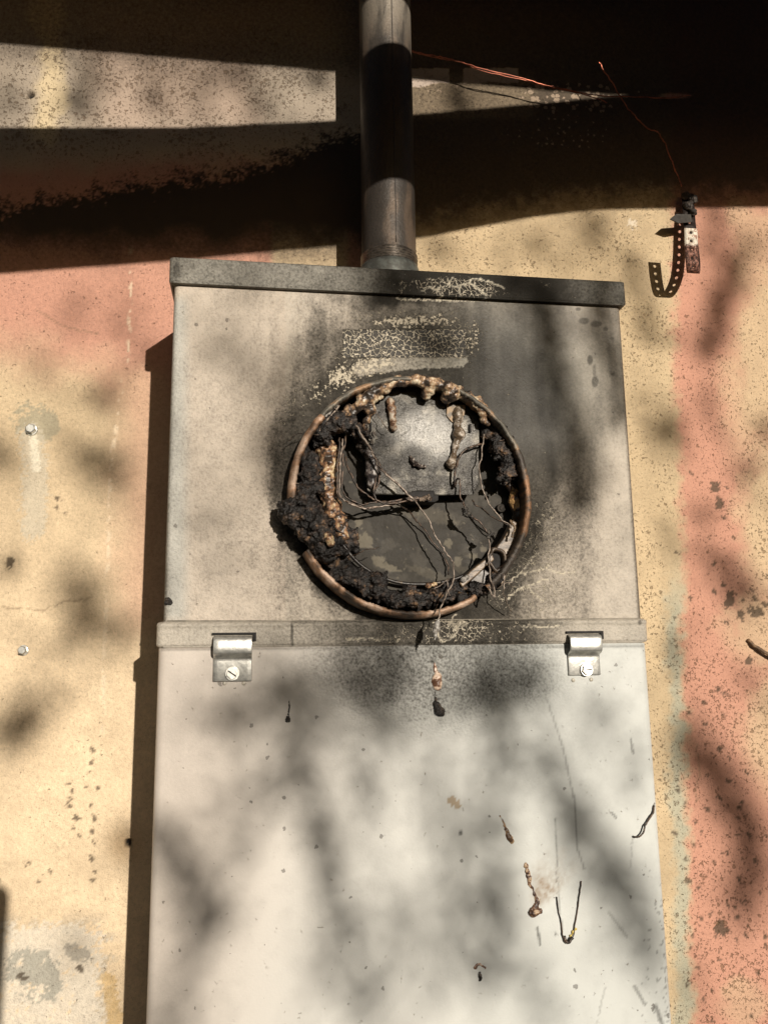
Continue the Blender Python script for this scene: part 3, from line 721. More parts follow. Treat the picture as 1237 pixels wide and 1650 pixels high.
def gunk(name, blobs, mat, parent, pal, voxel=.0009, amp=.0018, sc=260, csc=160, seed=0, amp2=.0006, sharp=.04, chipamp=.0009):
    chip = 420 if mat is M_CHAR else (260 if mat is M_MELT and parent is meter else 0)
    if mat is M_MELT: chipamp = .0002
    """blobs: (px, py, depth, radius_m[, flatten]) fused by voxel remesh, then roughened"""
    bm = bmesh.new()
    for b in blobs:
        x, y, d, r = b[:4]; p = V(x, y, d); fl = b[4] if len(b) > 4 else 1
        m = Matrix.Translation(p) @ Matrix.Diagonal((1, fl, 1, 1))
        bmesh.ops.create_icosphere(bm, subdivisions=2, radius=r, matrix=m)
    me = bpy.data.meshes.new('tmp'); bm.to_mesh(me); bm.free(); t = bpy.data.objects.new('tmp', me); COL.objects.link(t)
    md = t.modifiers.new('r', 'REMESH'); md.mode = 'VOXEL'; md.voxel_size = voxel
    dg = bpy.context.evaluated_depsgraph_get(); ev = t.evaluated_get(dg); m2 = bpy.data.meshes.new_from_object(ev)
    bpy.data.objects.remove(t); bpy.data.meshes.remove(me)
    n = len(m2.vertices); co = np.empty(n * 3, np.float32); m2.vertices.foreach_get('co', co); co = co.reshape(-1, 3)
    no = np.empty(n * 3, np.float32); m2.vertices.foreach_get('normal', no) if hasattr(m2.vertices[0], 'normal') else None; no = no.reshape(-1, 3)
    out = np.empty_like(co)
    for i in range(n):
        p = Vector(co[i]); q = p * sc + Vector((seed, 0, 0))
        a = mnoise.turbulence(q * .8, 4, True, amplitude_scale=.55, frequency_scale=2.2) * .7 - .5
        b = mnoise.noise(p * sc * 4.2)
        if chip:
            dd, pp = mnoise.voronoi(p * chip); gap = dd[1] - dd[0]
            b += (mnoise.noise(pp[0] * 3.7) * 1.5 - max(0, .16 - gap) * 9) * (chipamp / max(amp2, 1e-6))
        out[i] = co[i] + no[i] * (a * amp * .95 + b * amp2 * .5)
    c = cattr(out, pal, csc, seed, sharp)
    off = np.array(parent_loc(parent)) if parent is not None else out.mean(0)
    out = out - off; m2.vertices.foreach_set('co', out.astype(np.float32).ravel())
    a = m2.color_attributes.new('base', 'FLOAT_COLOR', 'POINT'); bb = np.ones((n, 4), np.float32); bb[:, :3] = c; a.data.foreach_set('color', bb.ravel())
    m2.materials.clear(); m2.materials.append(mat); m2.shade_smooth(); m2.name = name
    o = bpy.data.objects.new(name, m2); COL.objects.link(o)
    if parent is not None: o.parent = parent
    else: o.location = Vector(off)
    return o

def along(pts, k=3, jit=0.0, seed=1, fr=1.0):
    """densify (px,py,d,r) control points with jitter"""
    rr = random.Random(seed); out = []
    for q in spline(pts, k):
        out.append((q[0] + rr.gauss(0, jit), q[1] + rr.gauss(0, jit), q[2] + rr.gauss(0, jit * .00018), q[3] * fr * rr.uniform(.75, 1.2)))
    if jit >= 3:
        n = len(out)
        for _ in range(n * 3):
            x, y, d, r = out[rr.randrange(n)]; a = rr.random() * 6.28; k_ = rr.uniform(.7, 1.2) * r * 2350
            out.append((x + math.cos(a) * k_, y + math.sin(a) * k_, d + rr.uniform(-.2, .9) * r, r * rr.uniform(.18, .42)))
    return out
CHARP = [(0, (.012, .010, .009)), (.52, (.025, .019, .016)), (.66, (.06, .042, .032)), (.84, (.20, .12, .065))]
gunk('charred_plastic', along([(497, 790, .125, .0055), (488, 812, .130, .0075), (495, 836, .133, .0095), (512, 860, .132, .0100), (532, 886, .130, .0085)], 5, 6, 2), M_CHAR, meter, CHARP, .0007, .0046, 230, 170, 1, .0011)
gunk('charred_plastic', along([(515, 880, .122, .0078), (545, 908, .121, .0080), (575, 930, .120, .0076), (610, 950, .119, .0072), (650, 962, .118, .0066), (690, 965, .118, .0062), (725, 960, .119, .0066), (750, 948, .119, .0050)], 5, 4, 3), M_CHAR, meter, CHARP, .0007, .0040, 260, 170, 2, .0010)
gunk('charred_plastic', along([(510, 712, .118, .0050), (528, 692, .122, .0066), (548, 684, .124, .0070), (568, 690, .122, .0052), (585, 700, .118, .0040)], 5, 4, 4), M_CHAR, meter, CHARP, .0007, .0034, 240, 170, 3, .0010)
gunk('charred_plastic', along([(492, 730, .118, .0050), (498, 752, .120, .0066), (496, 772, .122, .0060), (490, 790, .122, .0055)], 5, 4, 5), M_CHAR, meter, CHARP, .0007, .0030, 240, 170, 4, .0010)
gunk('charred_plastic', along([(782, 690, .116, .0050), (800, 700, .120, .0058), (812, 722, .122, .0066), (822, 745, .122, .0060), (818, 768, .120, .0050), (804, 772, .118, .0034)], 5, 5, 6), M_CHAR, meter, CHARP, .0007, .0032, 250, 170, 5, .0012)
gunk('charred_plastic', along([(570, 888, .108, .0050), (560, 860, .110, .0050), (548, 840, .112, .0045)], 4, 3, 6), M_CHAR, meter, CHARP, .0008, .0028, 240, 170, 6, .0009)
# inner dark channel rim at the bottom
bm = bmesh.new(); tube(bm, spline([at(x, y, .1105) for x, y in ((545, 868), (575, 905), (610, 928), (650, 940), (700, 940), (745, 928), (775, 905))], 8), .0013, 8)
bm_obj('inner_rim', bm, m_plain('inner_rim_char', (.02, .017, .015), (.16, .12, .08), .4, .2, 300, .8, .5, .55, .75), meter)
# melted top bead, amber and tan
MELTP = [(0, (.035, .026, .02)), (.40, (.09, .065, .048)), (.49, (.22, .14, .09)), (.58, (.40, .26, .15)), (.70, (.60, .50, .36))]
gunk('melted_rim', along([(552, 672, .122, .0036), (572, 660, .125, .0058), (590, 645, .127, .0068), (606, 632, .128, .0062), (628, 620, .129, .0054), (655, 614, .130, .0058), (682, 612, .131, .0064), (706, 618, .131, .0062), (725, 626, .131, .0058), (745, 632, .130, .0046), (764, 645, .129, .0042), (778, 662, .128, .0052), (784, 680, .126, .0046)], 6, 2.5, 7, .68)
     + [(596, 660, .125, .0052), (590, 678, .123, .0034), (588, 690, .122, .0030), (612, 640, .124, .003)]
     + [(690, 628, .127, .0058), (686, 636, .126, .0044), (726, 634, .128, .0070), (720, 640, .126, .0056), (738, 630, .127, .0045)], M_MELT, meter, MELTP, .0007, .0022, 170, 140, 7, .0005, .06)
# drips run down the shield
gunk('drip', along([(628, 646, .1195, .0042), (630, 658, .1198, .0032), (632, 672, .1202, .0026), (634, 690, .1205, .0032)], 5, .4, 8), M_MELT, meter, [(0, (.10, .055, .035)), (.5, (.26, .16, .10)), (.7, (.45, .38, .30))], .0005, .0006, 200, 200, 8, .0002)
gunk('drip', along([(737, 660, .120, .0036), (738, 675, .120, .0038), (736, 690, .1203, .0024), (739, 700, .1206, .0044), (734, 716, .1203, .0026), (730, 735, .1206, .0028), (727, 750, .1210, .0040)], 5, .4, 9), M_MELT, meter, [(0, (.10, .07, .045)), (.5, (.22, .18, .14)), (.7, (.42, .36, .30))], .0005, .0006, 200, 200, 9, .0002)
prism('bracket', [(720, 651), (750, 652), (748, 668), (738, 684), (728, 680), (719, 670)], .1180, .1192, m_plain('bracket_metal', (.16, .13, .10), (.36, .25, .15), .6, 0, 200, .4), meter)
# left terminal column and right bar
BARP = [(0, (.035, .025, .018)), (.40, (.12, .07, .045)), (.52, (.30, .165, .09)), (.66, (.50, .38, .23))]
gunk('terminal_bar', along([(522, 715, .112, .0068), (530, 735, .113, .0072), (526, 760, .113, .0072), (528, 785, .113, .0072), (532, 810, .112, .0066), (540, 832, .111, .0062), (550, 855, .110, .0056), (556, 872, .109, .0044)], 6, 1.5, 10), M_MELT, meter, BARP, .0008, .0026, 200, 200, 10, .0007)
gunk('terminal_bar', along([(822, 782, .114, .0036), (829, 800, .114, .0046), (834, 822, .114, .0050), (836, 845, .113, .0044)], 6, .8, 11), M_MELT, meter, [(0, (.03, .02, .015)), (.48, (.14, .07, .035)), (.62, (.46, .28, .12))], .0007, .0012, 260, 160, 11, .0003)
gunk('melted_post', along([(594, 728, .119, .0030), (598, 745, .1195, .0044), (600, 765, .1195, .0046), (598, 782, .119, .0036)], 6, .5, 12), M_MELT, meter, [(0, (.035, .03, .03)), (.55, (.12, .10, .09)), (.75, (.35, .32, .30))], .0006, .0010, 260, 200, 12, .0003)
gunk('melted_clip', along([(576, 702, .112, .0050), (584, 716, .112, .0052), (590, 726, .112, .0040)], 4, .5, 13), M_CHAR, meter, [(0, (.02, .017, .015)), (.6, (.07, .055, .045))], .0007, .001, 260, 200, 13, .0004)
gunk('melted_clip', along([(792, 690, .114, .0042), (798, 708, .116, .0044), (792, 724, .114, .0034)], 4, .5, 14), M_CHAR, meter, [(0, (.03, .022, .018)), (.5, (.14, .10, .08)), (.7, (.3, .2, .14))], .0007, .001, 260, 200, 14, .0004)
# broken housing lower right: slats and a socket with two dark openings
SLAT = m_plain('burnt_housing', (.22, .15, .09), (.05, .036, .026), .42, .0, 160, .5, .5, .4, .7, (1, 1, 3))
for hp in ([(740, 938), (756, 921), (768, 912), (781, 901), (792, 893), (795, 902), (783, 912), (770, 925), (757, 936), (745, 946)], [(748, 951), (770, 934), (790, 920), (800, 925), (788, 938), (775, 950), (755, 960)],
           [(793, 891), (803, 878), (812, 865), (820, 850), (826, 838), (834, 842), (838, 862), (832, 876), (822, 888), (808, 905), (798, 903)], [(808, 905), (818, 893), (828, 882), (824, 905), (815, 930), (808, 945), (803, 925)]):
    prism('housing_slat', [(x_ + rng.normal() * .8, y_ + rng.normal() * .8) for x_, y_ in hp], .112, .122 + rng.random() * .004, SLAT, meter, .0008)
def cup(px_, py_, d, rx, rz, ang):
    bm = bmesh.new(); c0 = V(px_, py_, d); rings = []
    for (s_, dy) in ((1.25, .001), (1.2, -.0022), (1.0, -.0028), (.86, -.0015), (.8, .006)):
        rg = []
        for k in range(20):
            a = 2 * math.pi * k / 20; q_ = 1 + .16 * math.sin(2 * a + 1) + .09 * math.sin(5 * a); u, w_ = rx * s_ * math.cos(a) * q_, rz * s_ * math.sin(a) * q_
            ca, sa = math.cos(ang), math.sin(ang); rg.append(bm.verts.new(c0 + Vector((u * ca - w_ * sa, dy + .0004 * math.sin(3 * a), u * sa + w_ * ca))))
        rings.append(rg)
    for a_, b_ in zip(rings[:-1], rings[1:]):
        for k in range(20): bm.faces.new((a_[k], a_[(k + 1) % 20], b_[(k + 1) % 20], b_[k]))
    o = bm_obj('socket', bm, m_plain('burnt_socket', (.10, .07, .045), (.03, .022, .018), .45, 0, 260, .7), meter)
    bm = bmesh.new(); vs = [bm.verts.new(c0 + Vector((rx * .84 * math.cos(a) * math.cos(ang) - rz * .84 * math.sin(a) * math.sin(ang), .003, rx * .84 * math.cos(a) * math.sin(ang) + rz * .84 * math.sin(a) * math.cos(ang)))) for a in np.linspace(0, 2 * math.pi, 20, endpoint=False)]
    bm.faces.new(vs); bm_obj('socket_cavity', bm, M_DARK, o, False)
cup(800, 902, .126, .0050, .0078, .35)
prism('housing_block', [(757, 935), (778, 915), (800, 930), (792, 948), (766, 958)], .112, .124, M_SOOTMET, meter, .001)
gunk('charred_plastic', along([(740, 962, .122, .0040), (765, 955, .124, .0044), (785, 945, .126, .0042), (806, 928, .127, .0038)], 4, 4, 15), M_CHAR, meter, CHARP, .0007, .0028, 280, 170, 15, .0010)
# bolts on the back plate
for x, y in ((541, 816), (805, 820)):
    bm = bmesh.new(); p0 = V(x, y, .104)
    for r0, d0 in ((.0034, 0),):
        tube(bm, [p0, p0 + Vector((0, -.004, 0))], [r0, r0 * .9], 12)
    tube(bm, [p0 + Vector((0, -.004, 0)), p0 + Vector((0, -.0048, 0))], [.0016, .0016], 8)
    bm_obj('bolt', bm, m_plain('bolt_soot', (.05, .042, .035), (.02, .018, .015), .7, 0, 300, .4, .1), meter, False)
# small lumps on the shield
gunk('melted_lump', [(664, 742, .1195, .0022), (669, 748, .1200, .0026), (676, 752, .1196, .0022), (684, 752, .1192, .0018), (661, 736, .119, .0014)], M_CHAR, meter, [(0, (.03, .02, .016)), (.6, (.12, .09, .07)), (.75, (.5, .45, .4))], .0005, .0008, 400, 300, 16, .0004)
gunk('melted_lump', [(560, 700, .1175, .002), (602, 698, .1185, .0020), (605, 706, .1185, .0018), (600, 712, .1185, .0022)], M_CHAR, meter, [(0, (.12, .10, .085)), (.55, (.32, .30, .26))], .0005, .0008, 400, 300, 17, .0004)

# --- wires of the meter
def wire(pts, r, mat, parent=meter, name='wire', n=7, jit=.00013, seed=0):
    if name == 'wire' and parent is not None: r *= .74; jit *= 1.6
    P = spline([at(*p) for p in pts], n); rr = random.Random(seed); bm = bmesh.new()
    Q = [p + np.array([rr.gauss(0, jit), rr.gauss(0, jit), rr.gauss(0, jit)]) * (0 < i < len(P) - 1) + np.array([math.sin(i * .7 + seed), 0, math.cos(i * .53 + seed)]) * jit * 2 for i, p in enumerate(P)]
    tube(bm, Q, [r * rr.uniform(.85, 1.15) for _ in Q], 7)
    return bm_obj(name, bm, mat, parent)
d = .128
wire([(548, 688, .124), (566, 682, .128), (583, 700, .130), (600, 730, .131), (614, 755, .130), (640, 780, .129), (668, 805, .128)], .0011, M_GREYWIRE, seed=1)
wire([(556, 690, .124), (575, 690, .129), (590, 712, .130), (608, 745, .131), (618, 758, .130), (645, 786, .128), (672, 808, .127)], .0010, M_WIRE, seed=2)
wire([(668, 805, .128), (690, 838, .126), (704, 868, .125), (722, 895, .126), (731, 912, .128), (728, 940, .132), (716, 965, .138), (708, 985, .142), (706, 1002, .143)], .0007, M_GREYWIRE, seed=3)
wire([(640, 812, .120), (662, 828, .112), (680, 850, .108), (700, 876, .106), (718, 900, .106), (722, 925, .108)], .0007, M_WIRE, seed=4)
for i, (dx, dy, m_) in enumerate(((0, 0, M_WIRE), (4, 3, M_GREYWIRE), (8, -2, M_WIRE))):
    wire([(548 + dx, 705 + dy, .120), (545 + dx, 740, .122), (543 + dx, 780 + dy, .122), (548 + dx, 802 + dy, .123), (575 + dx, 814 + dy, .123), (605, 818 + dy - i * 3, .122), (640, 808 + dy, .121), (668, 803 + dy * .6, .121), (690, 802, .121)], .0009, m_, seed=5 + i)
wire([(556, 735, .118), (565, 765, .120), (582, 790, .121), (606, 806, .122), (640, 810, .122), (680, 806, .121)], .0010, M_WIRE, seed=9)
wire([(592, 735, .120), (612, 750, .124), (610, 775, .124), (604, 800, .123), (622, 812, .123), (655, 806, .123)], .0009, M_WIRE, seed=10)
wire([(605, 748, .121), (604, 780, .123), (601, 802, .122)], .0010, M_WIRE, seed=11)
wire([(780, 716, .122), (762, 718, .125), (744, 730, .126), (734, 752, .125), (732, 778, .123), (731, 786, .120)], .0011, M_WIRE, seed=12)
wire([(731, 786, .120), (738, 770, .124), (741, 795, .124), (746, 812, .125), (756, 828, .126), (772, 842, .127), (786, 858, .128)], .0009, M_WIRE, seed=13)
wire([(779, 700, .122), (776, 730, .126), (772, 755, .128), (775, 780, .129), (784, 805, .130), (798, 826, .130), (815, 842, .130), (824, 850, .130)], .0006, M_GREYWIRE, seed=14)
wire([(788, 858, .128), (788, 880, .128), (787, 905, .130), (790, 930, .134), (797, 955, .138), (795, 962, .139), (789, 950, .137), (788, 944, .137)], .0007, M_GREYWIRE, seed=15)
wire([(822, 838, .128), (828, 852, .130), (824, 866, .130)], .0012, SLAT, seed=16)
wire([(502, 690, .122), (522, 672, .126), (542, 652, .128)], .0014, M_ASH, seed=17)
wire([(508, 705, .122), (522, 684, .126), (546, 654, .127)], .0010, M_GREYWIRE, seed=18)
wire([(810, 925, .136), (812, 945, .137), (811, 952, .137), (815, 968, .133), (823, 985, .124)], .0005, M_GREYWIRE, seed=19)
wire([(760, 806, .118), (768, 815, .120), (790, 830, .122), (820, 848, .126)], .0007, M_WIRE, seed=20)
rh = random.Random(44)
for q_ in range(9):
    x0_, y0_ = rh.choice([(515, 700), (500, 800), (560, 900), (700, 950), (815, 740), (800, 920), (590, 660), (770, 690)]); a_ = rh.random() * 6.28; P_ = [(x0_, y0_, .126)]
    for k_ in range(4): a_ += rh.gauss(0, .7); P_.append((P_[-1][0] + math.cos(a_) * 14, P_[-1][1] + math.sin(a_) * 14, .127 + rh.uniform(-.003, .004)))
    wire(P_, .0004, M_WIRE if q_ % 2 else M_GREYWIRE, seed=60 + q_)
gunk('charred_bead', [(750, 822, .126, .0022), (755, 830, .127, .0026), (748, 828, .126, .002), (760, 834, .126, .0018)], M_CHAR, meter, [(0, (.03, .026, .022)), (.6, (.10, .09, .075))], .0005, .0022, 500, 300, 18, .0008)
gunk('charred_bead', [(788, 858, .128, .0022), (793, 861, .128, .0018), (786, 864, .128, .0018)], M_CHAR, meter, [(0, (.03, .026, .022)), (.6, (.10, .09, .075))], .0005, .0020, 500, 300, 19, .0008)
gunk('charred_bead', [(682, 804, .123, .0024), (690, 802, .123, .0026), (676, 806, .123, .0020)], M_CHAR, meter, [(0, (.05, .035, .026)), (.6, (.20, .15, .11))], .0005, .0016, 500, 300, 20, .0006)
# pale molten tip hanging in front of the rim
gunk('molten_tip', [(706, 1000, .143, .0012), (704, 1006, .1432, .0023), (703, 1012, .1434, .0025), (701, 1018, .1434, .0022), (701, 1025, .1434, .0014), (700, 1030, .1434, .0008)], M_ASH, meter, [(0, (.5, .5, .5)), (.5, (.6, .6, .6))], .0004, .0006, 500, 300, 21, .0003)
gunk('metal_flake', [(746, 934, .127, .0022), (752, 930, .127, .0020)], M_ASH, meter, [(0, (.5, .5, .5)), (.5, (.6, .6, .6))], .0005, .0006, 500, 300, 22, .0003)
gunk('rusty_fragment', [(690, 943, .124, .0026), (700, 942, .124, .0022)], M_MELT, meter, BARP, .0005, .001, 500, 300, 23, .0003)
gunk('rusty_fragment', [(530, 868, .1435, .0034), (533, 875, .1425, .0032), (528, 862, .1435, .0026)], M_MELT, meter, BARP, .0005, .001, 300, 300, 24, .0003)

# ================================================================== CONDUIT
PC = (-.0022, -.057); PR = .0222
conduit = thing('conduit', (PC[0], PC[1], .29), 'sooty vertical metal conduit pipe entering the top of the grey box', 'conduit')
def lathe(name, prof, mat, parent, n=64, base=None):
    Vv = []; Fv = []; m_ = len(prof)
    for i in range(n):
        a = 2 * math.pi * i / n
        for r_, z_ in prof: Vv.append((PC[0] + r_ * math.cos(a), PC[1] + r_ * math.sin(a), z_))
    for i in range(n):
        j = (i + 1) % n
        for k in range(m_ - 1): Fv.append((i * m_ + k, j * m_ + k, j * m_ + k + 1, i * m_ + k + 1))
    Vv = np.array(Vv); Fv = np.array(Fv)
    return mesh_obj(name, Vv, Fv, mat, parent, True, base(Vv) if base else None)
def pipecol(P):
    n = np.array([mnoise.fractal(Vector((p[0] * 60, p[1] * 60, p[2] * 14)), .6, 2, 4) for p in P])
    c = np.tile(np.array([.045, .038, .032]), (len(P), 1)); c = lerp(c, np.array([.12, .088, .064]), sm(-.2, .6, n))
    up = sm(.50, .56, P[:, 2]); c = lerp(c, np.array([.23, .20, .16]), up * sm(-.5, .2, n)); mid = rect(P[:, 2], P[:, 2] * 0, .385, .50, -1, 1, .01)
    c = lerp(c, np.array([.035, .030, .028]), mid * .8)  # beam's shadow band painted dark around the pipe
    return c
def zt(py): return at(620, py, -PC[1] + PR)[2]
z_th = zt(400)
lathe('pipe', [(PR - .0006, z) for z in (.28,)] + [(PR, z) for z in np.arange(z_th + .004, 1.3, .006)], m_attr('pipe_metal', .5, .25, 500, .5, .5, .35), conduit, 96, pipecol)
thr = [(PR, z_th + .004)]
for k in range(5):
    z0 = z_th + .0035 - k * .0021; thr += [(PR + .0004, z0), (PR + .0010, z0 - .0006), (PR + .0010, z0 - .0011), (PR - .0003, z0 - .0016)]
lathe('thread', thr, m_plain('thread_metal', (.06, .05, .042), (.13, .11, .09), .35, .6, 300, .3), conduit, 96)
lathe('hub', [(PR - .001, z_th - .0062), (PR + .0012, z_th - .0066), (PR + .0022, z_th - .010), (PR + .0030, z_th - .020), (PR + .0045, .289), (PR + .0045, .283)], m_plain('hub_metal', (.15, .16, .145), (.09, .09, .08), .45, .5, 200, .3), conduit, 96)
# welded seam line down the front of the pipe
an = math.radians(-90 + 6); sx_, sy_ = PC[0] + PR * math.cos(an), PC[1] + PR * math.sin(an)
bm = bmesh.new(); tube(bm, [(sx_ + .0002 * math.sin(z * 90), sy_, z) for z in np.arange(z_th + .006, 1.0, .01)], .00045, 6); bm_obj('seam', bm, M_SOOTMET, conduit)

# ================================================================== BOLTS IN THE WALL
def wall_bolt(px_, py_, label, r=.0043):
    p = V(px_, py_, 0); root = thing('hex_bolt', p, label, 'bolt', 'bolts fixed in the wall left of the box'); bm = bmesh.new()
    tube(bm, [p + Vector((0, .001, 0)), p + Vector((0, -.0022, 0))], [r * 1.25, r * 1.1], 18); bm_obj('washer', bm, M_ZINC, root, False)
    bm = bmesh.new(); tube(bm, [p + Vector((0, -.0022, 0)), p + Vector((0, -.0056, 0)), p + Vector((0, -.0062, 0))], [r * .98, r * .95, r * .75], 6); bm_obj('head', bm, M_ZINC, root, False)
wall_bolt(52, 693, 'zinc hex bolt in the bare plaster patch, upper one left of the box')
wall_bolt(39, 1048, 'zinc hex bolt low on the tan wall, lower one left of the box', .0036)

# ================================================================== PERFORATED STRAP
strap = thing('pipe_strap', at(1110, 320, 0), 'bent rusty perforated strap hanging from the wall right of the pipe', 'metal strap')
def strap_strip(path, w, name, mat, side=Vector((1, 0, 0)), holes=True, hw=.0015):
    """strip along path (3D points), width w along side, real round holes; each cell is a square with an octagonal cut"""
    P = [Vector(p) for p in path]; L = [0]
    for a, b in zip(P[:-1], P[1:]): L.append(L[-1] + (b - a).length)
    tot = L[-1]; cell = .0078; ncell = max(1, int(round(tot / cell))); cell = tot / ncell
    def pos(s):
        s = min(max(s, 0), tot)
        for i in range(len(P) - 1):
            if s <= L[i + 1] + 1e-9: return P[i].lerp(P[i + 1], (s - L[i]) / max(L[i + 1] - L[i], 1e-9))
        return P[-1]
    bm = bmesh.new(); K = 16
    for c_ in range(ncell):
        s0 = c_ * cell; out = []; inn = []
        for k in range(K):
            a = 2 * math.pi * k / K; ca, sa = math.cos(a), math.sin(a); m_ = max(abs(ca), abs(sa))
            out.append(bm.verts.new(pos(s0 + cell / 2 + sa / m_ * cell / 2) + side * (ca / m_ * w / 2)))
            inn.append(bm.verts.new(pos(s0 + cell / 2 + sa * hw) + side * (ca * hw)))
        for k in range(K): bm.faces.new((out[k], out[(k + 1) % K], inn[(k + 1) % K], inn[k]))
    bmesh.ops.remove_doubles(bm, verts=bm.verts, dist=.00002)
    o = bm_obj(name, bm, mat, strap); s = o.modifiers.new('s', 'SOLIDIFY'); s.thickness = .0009; s.offset = 0
    return o
def m_strap():
    k = NT('rusty_strap'); sx = k.n.new('ShaderNodeSeparateXYZ'); k.t.links.new(k.geo, sx.inputs[0]); n = k.noise(420, 4, .7)
    rust = k.mix(k.step(n, .4, .62), (.05, .026, .02), (.30, .15, .11)); pale = k.mix(k.step(n, .38, .5), (.30, .15, .10), (.72, .66, .56))
    zz = k.math('ADD', sx.outputs[2], k.math('MULTIPLY', k.math('SUBTRACT', n, .5), .012))
    c = k.mix(k.math('MULTIPLY', k.step(zz, STZ0, STZ0 + .004), k.step(sx.outputs[1], -.040, -.043)), rust, pale)
    c = k.mix(k.step(sx.outputs[1], -.030, -.024), c, (.02, .014, .012)); return k.out(c, .6, .1, k.bump(n, .5, .0005), .2)  # back leg painted near-black for the shade of the front curl
tip = at(1112, 368, .046); bot = at(1115, 437, .041); STZ0 = at(1112, 398, .045)[2]
M_STRAP = m_strap()
pathJ = spline([at(*p) for p in ((1107, 312, .006), (1108, 330, .009), (1110, 360, .013), (1114, 395, .017), (1117, 422, .022), (1117, 437, .029), (1116, 439, .036), (1115, 428, .042), (1113, 400, .045), (1112, 368, .047))], 4)
strap_strip([tuple(p) for p in pathJ], .0122, 'strap_band', M_STRAP)
gunk('strap_head', [(1104, 315, .012, .0042), (1116, 322, .012, .0048), (1108, 332, .012, .0050), (1116, 342, .014, .0040)], M_CHAR, strap, [(0, (.03, .024, .02)), (.6, (.09, .07, .055))], .0007, .0022, 300, 250, 30, .0008)
pA = at(1092, 352, .016)
bm = bmesh.new()
vs = [bm.verts.new(p) for p in [(pA[0] + .012, -.018, pA[2] + .004), (pA[0] - .004, -.020, pA[2] + .002), (pA[0] - .011, -.021, pA[2] - .004), (pA[0] - .002, -.020, pA[2] - .007), (pA[0] + .012, -.018, pA[2] - .004)]]
bm.faces.new(vs); o = bm_obj('bent_tab', bm, M_SOOTMET, strap, False); o.modifiers.new('s', 'SOLIDIFY').thickness = .001

# ================================================================== LOOSE WIRES ON THE WALL
def loose(pts, r, mat, name, label, cat, group=None, jit=.0003, seed=0, n=8):
    o = wire(pts, r, mat, None, name, n, jit, seed); return tag(o, label, cat, group)
loose([(640, 72, .022), (664, 82, .023), (700, 90, .023), (735, 98, .022), (765, 108, .022), (820, 121, .021), (880, 137, .020), (940, 150, .017), (1000, 156, .012), (1080, 157, .008), (1112, 154, .004)], .00055, M_COPPER, 'copper_wire', 'long thin copper wire running right from behind the pipe', 'wire', None, .0002, 3)
loose([(640, 76, .022), (664, 83, .022), (700, 93, .022), (740, 99, .021), (770, 112, .021), (830, 127, .020), (900, 143, .018), (960, 158, .014), (978, 166, .010)], .00045, M_COPPER, 'copper_wire', 'shorter copper wire just beneath the long one, right of the pipe', 'wire', None, .0002, 4)
loose([(965, 100, .035), (972, 113, .034), (990, 140, .030), (1006, 168, .026), (1022, 186, .024), (1040, 205, .022), (1058, 212, .020), (1068, 226, .018), (1078, 250, .016), (1088, 276, .014), (1098, 300, .013)], .00055, M_COPPER, 'copper_wire', 'crooked thin wire rising up and left from the hanging strap', 'wire', None, .0002, 5)
o = loose([(1204, 1031, .002), (1215, 1041, .004), (1228, 1049, .005), (1245, 1059, .006), (1270, 1072, .006)], .0015, m_plain('twig_bark', (.20, .12, .06), (.09, .055, .03), .7, 0, 300, .6), 'twig', 'small brown twig caught on the pink wall at the right edge', 'twig', None, .0001, 6)

# ================================================================== DEBRIS ON THE COVER
CD = D + .0006
def debris(name, blobs, pal, label, cat, group, mat=M_MELT, amp=.0008, seed=0, voxel=.0004, extra=()):
    blobs = [b + (.6,) for b in along([b[:4] for b in blobs], 6, .5, seed, .8)]
    if not extra: 
        o = gunk(name, blobs, mat, None, pal, voxel, amp, 420, 260, seed, .0003); return tag(o, label, cat, group)
    x, y, d_, r = blobs[0]; root = thing(name, V(x, y, CD), label, cat, group); gunk('lump', blobs, mat, root, pal, voxel, amp, 420, 260, seed, .0003)
    for i, (pts, rr, mm) in enumerate(extra): wire(pts, rr, mm, root, 'strand', 8, .0001, seed + i)
    return root
DG = 'blobs of melted plastic stuck on the lower cover'
AMB = [(0, (.10, .05, .03)), (.5, (.24, .13, .08)), (.66, (.55, .42, .32))]; BLK = [(0, (.02, .017, .015)), (.65, (.08, .06, .045))]
debris('melted_drop', [(705, 1088, CD, .0034, .6), (703, 1099, CD, .0040, .6), (705, 1107, CD, .0028, .6), (700, 1070, CD, .0014, .6), (701, 1078, CD, .0018, .6)], AMB, 'glossy amber melted drop stuck below the round opening', 'melted plastic', DG, seed=31)
debris('charred_drop', [(702, 1134, CD + .001, .0030), (705, 1140, CD + .0015, .0034), (711, 1149, CD + .002, .0040), (701, 1125, CD, .0016), (701, 1116, CD, .0012)], BLK, 'black charred double blob hanging lowest under the amber drop', 'melted plastic', DG, M_CHAR, .0012, 32)
debris('charred_drop', [(466, 1130, CD, .0008), (466, 1138, CD, .0009), (465, 1146, CD, .0011), (465, 1154, CD, .0013), (464, 1160, CD, .0021)], BLK, 'small black teardrop run right of the left latch', 'melted plastic', DG, M_CHAR, .0003, 33)
debris('melted_streak', [(806, 1315, CD, .0008), (811, 1326, CD, .0011), (816, 1338, CD, .0018), (820, 1348, CD, .0024), (824, 1356, CD, .0018)], [(0, (.10, .06, .035)), (.5, (.34, .22, .12))], 'short brown melted streak, upper one on the pale cover', 'melted plastic', DG, seed=34)
debris('melted_streak', [(847, 1393, CD, .0020), (849, 1403, CD, .0020), (852, 1415, CD, .0022), (852, 1424, CD, .0016), (858, 1432, CD, .0012), (862, 1445, CD, .0016), (865, 1456, CD, .0024)] + [(855, 1471, CD + .001, .0026), (862, 1470, CD + .001, .0032), (870, 1468, CD + .001, .0024)], [(0, (.05, .028, .02)), (.46, (.18, .10, .06)), (.62, (.42, .30, .19))], 'long brown melted streak ending in a dark red lump', 'melted plastic', DG, seed=35)
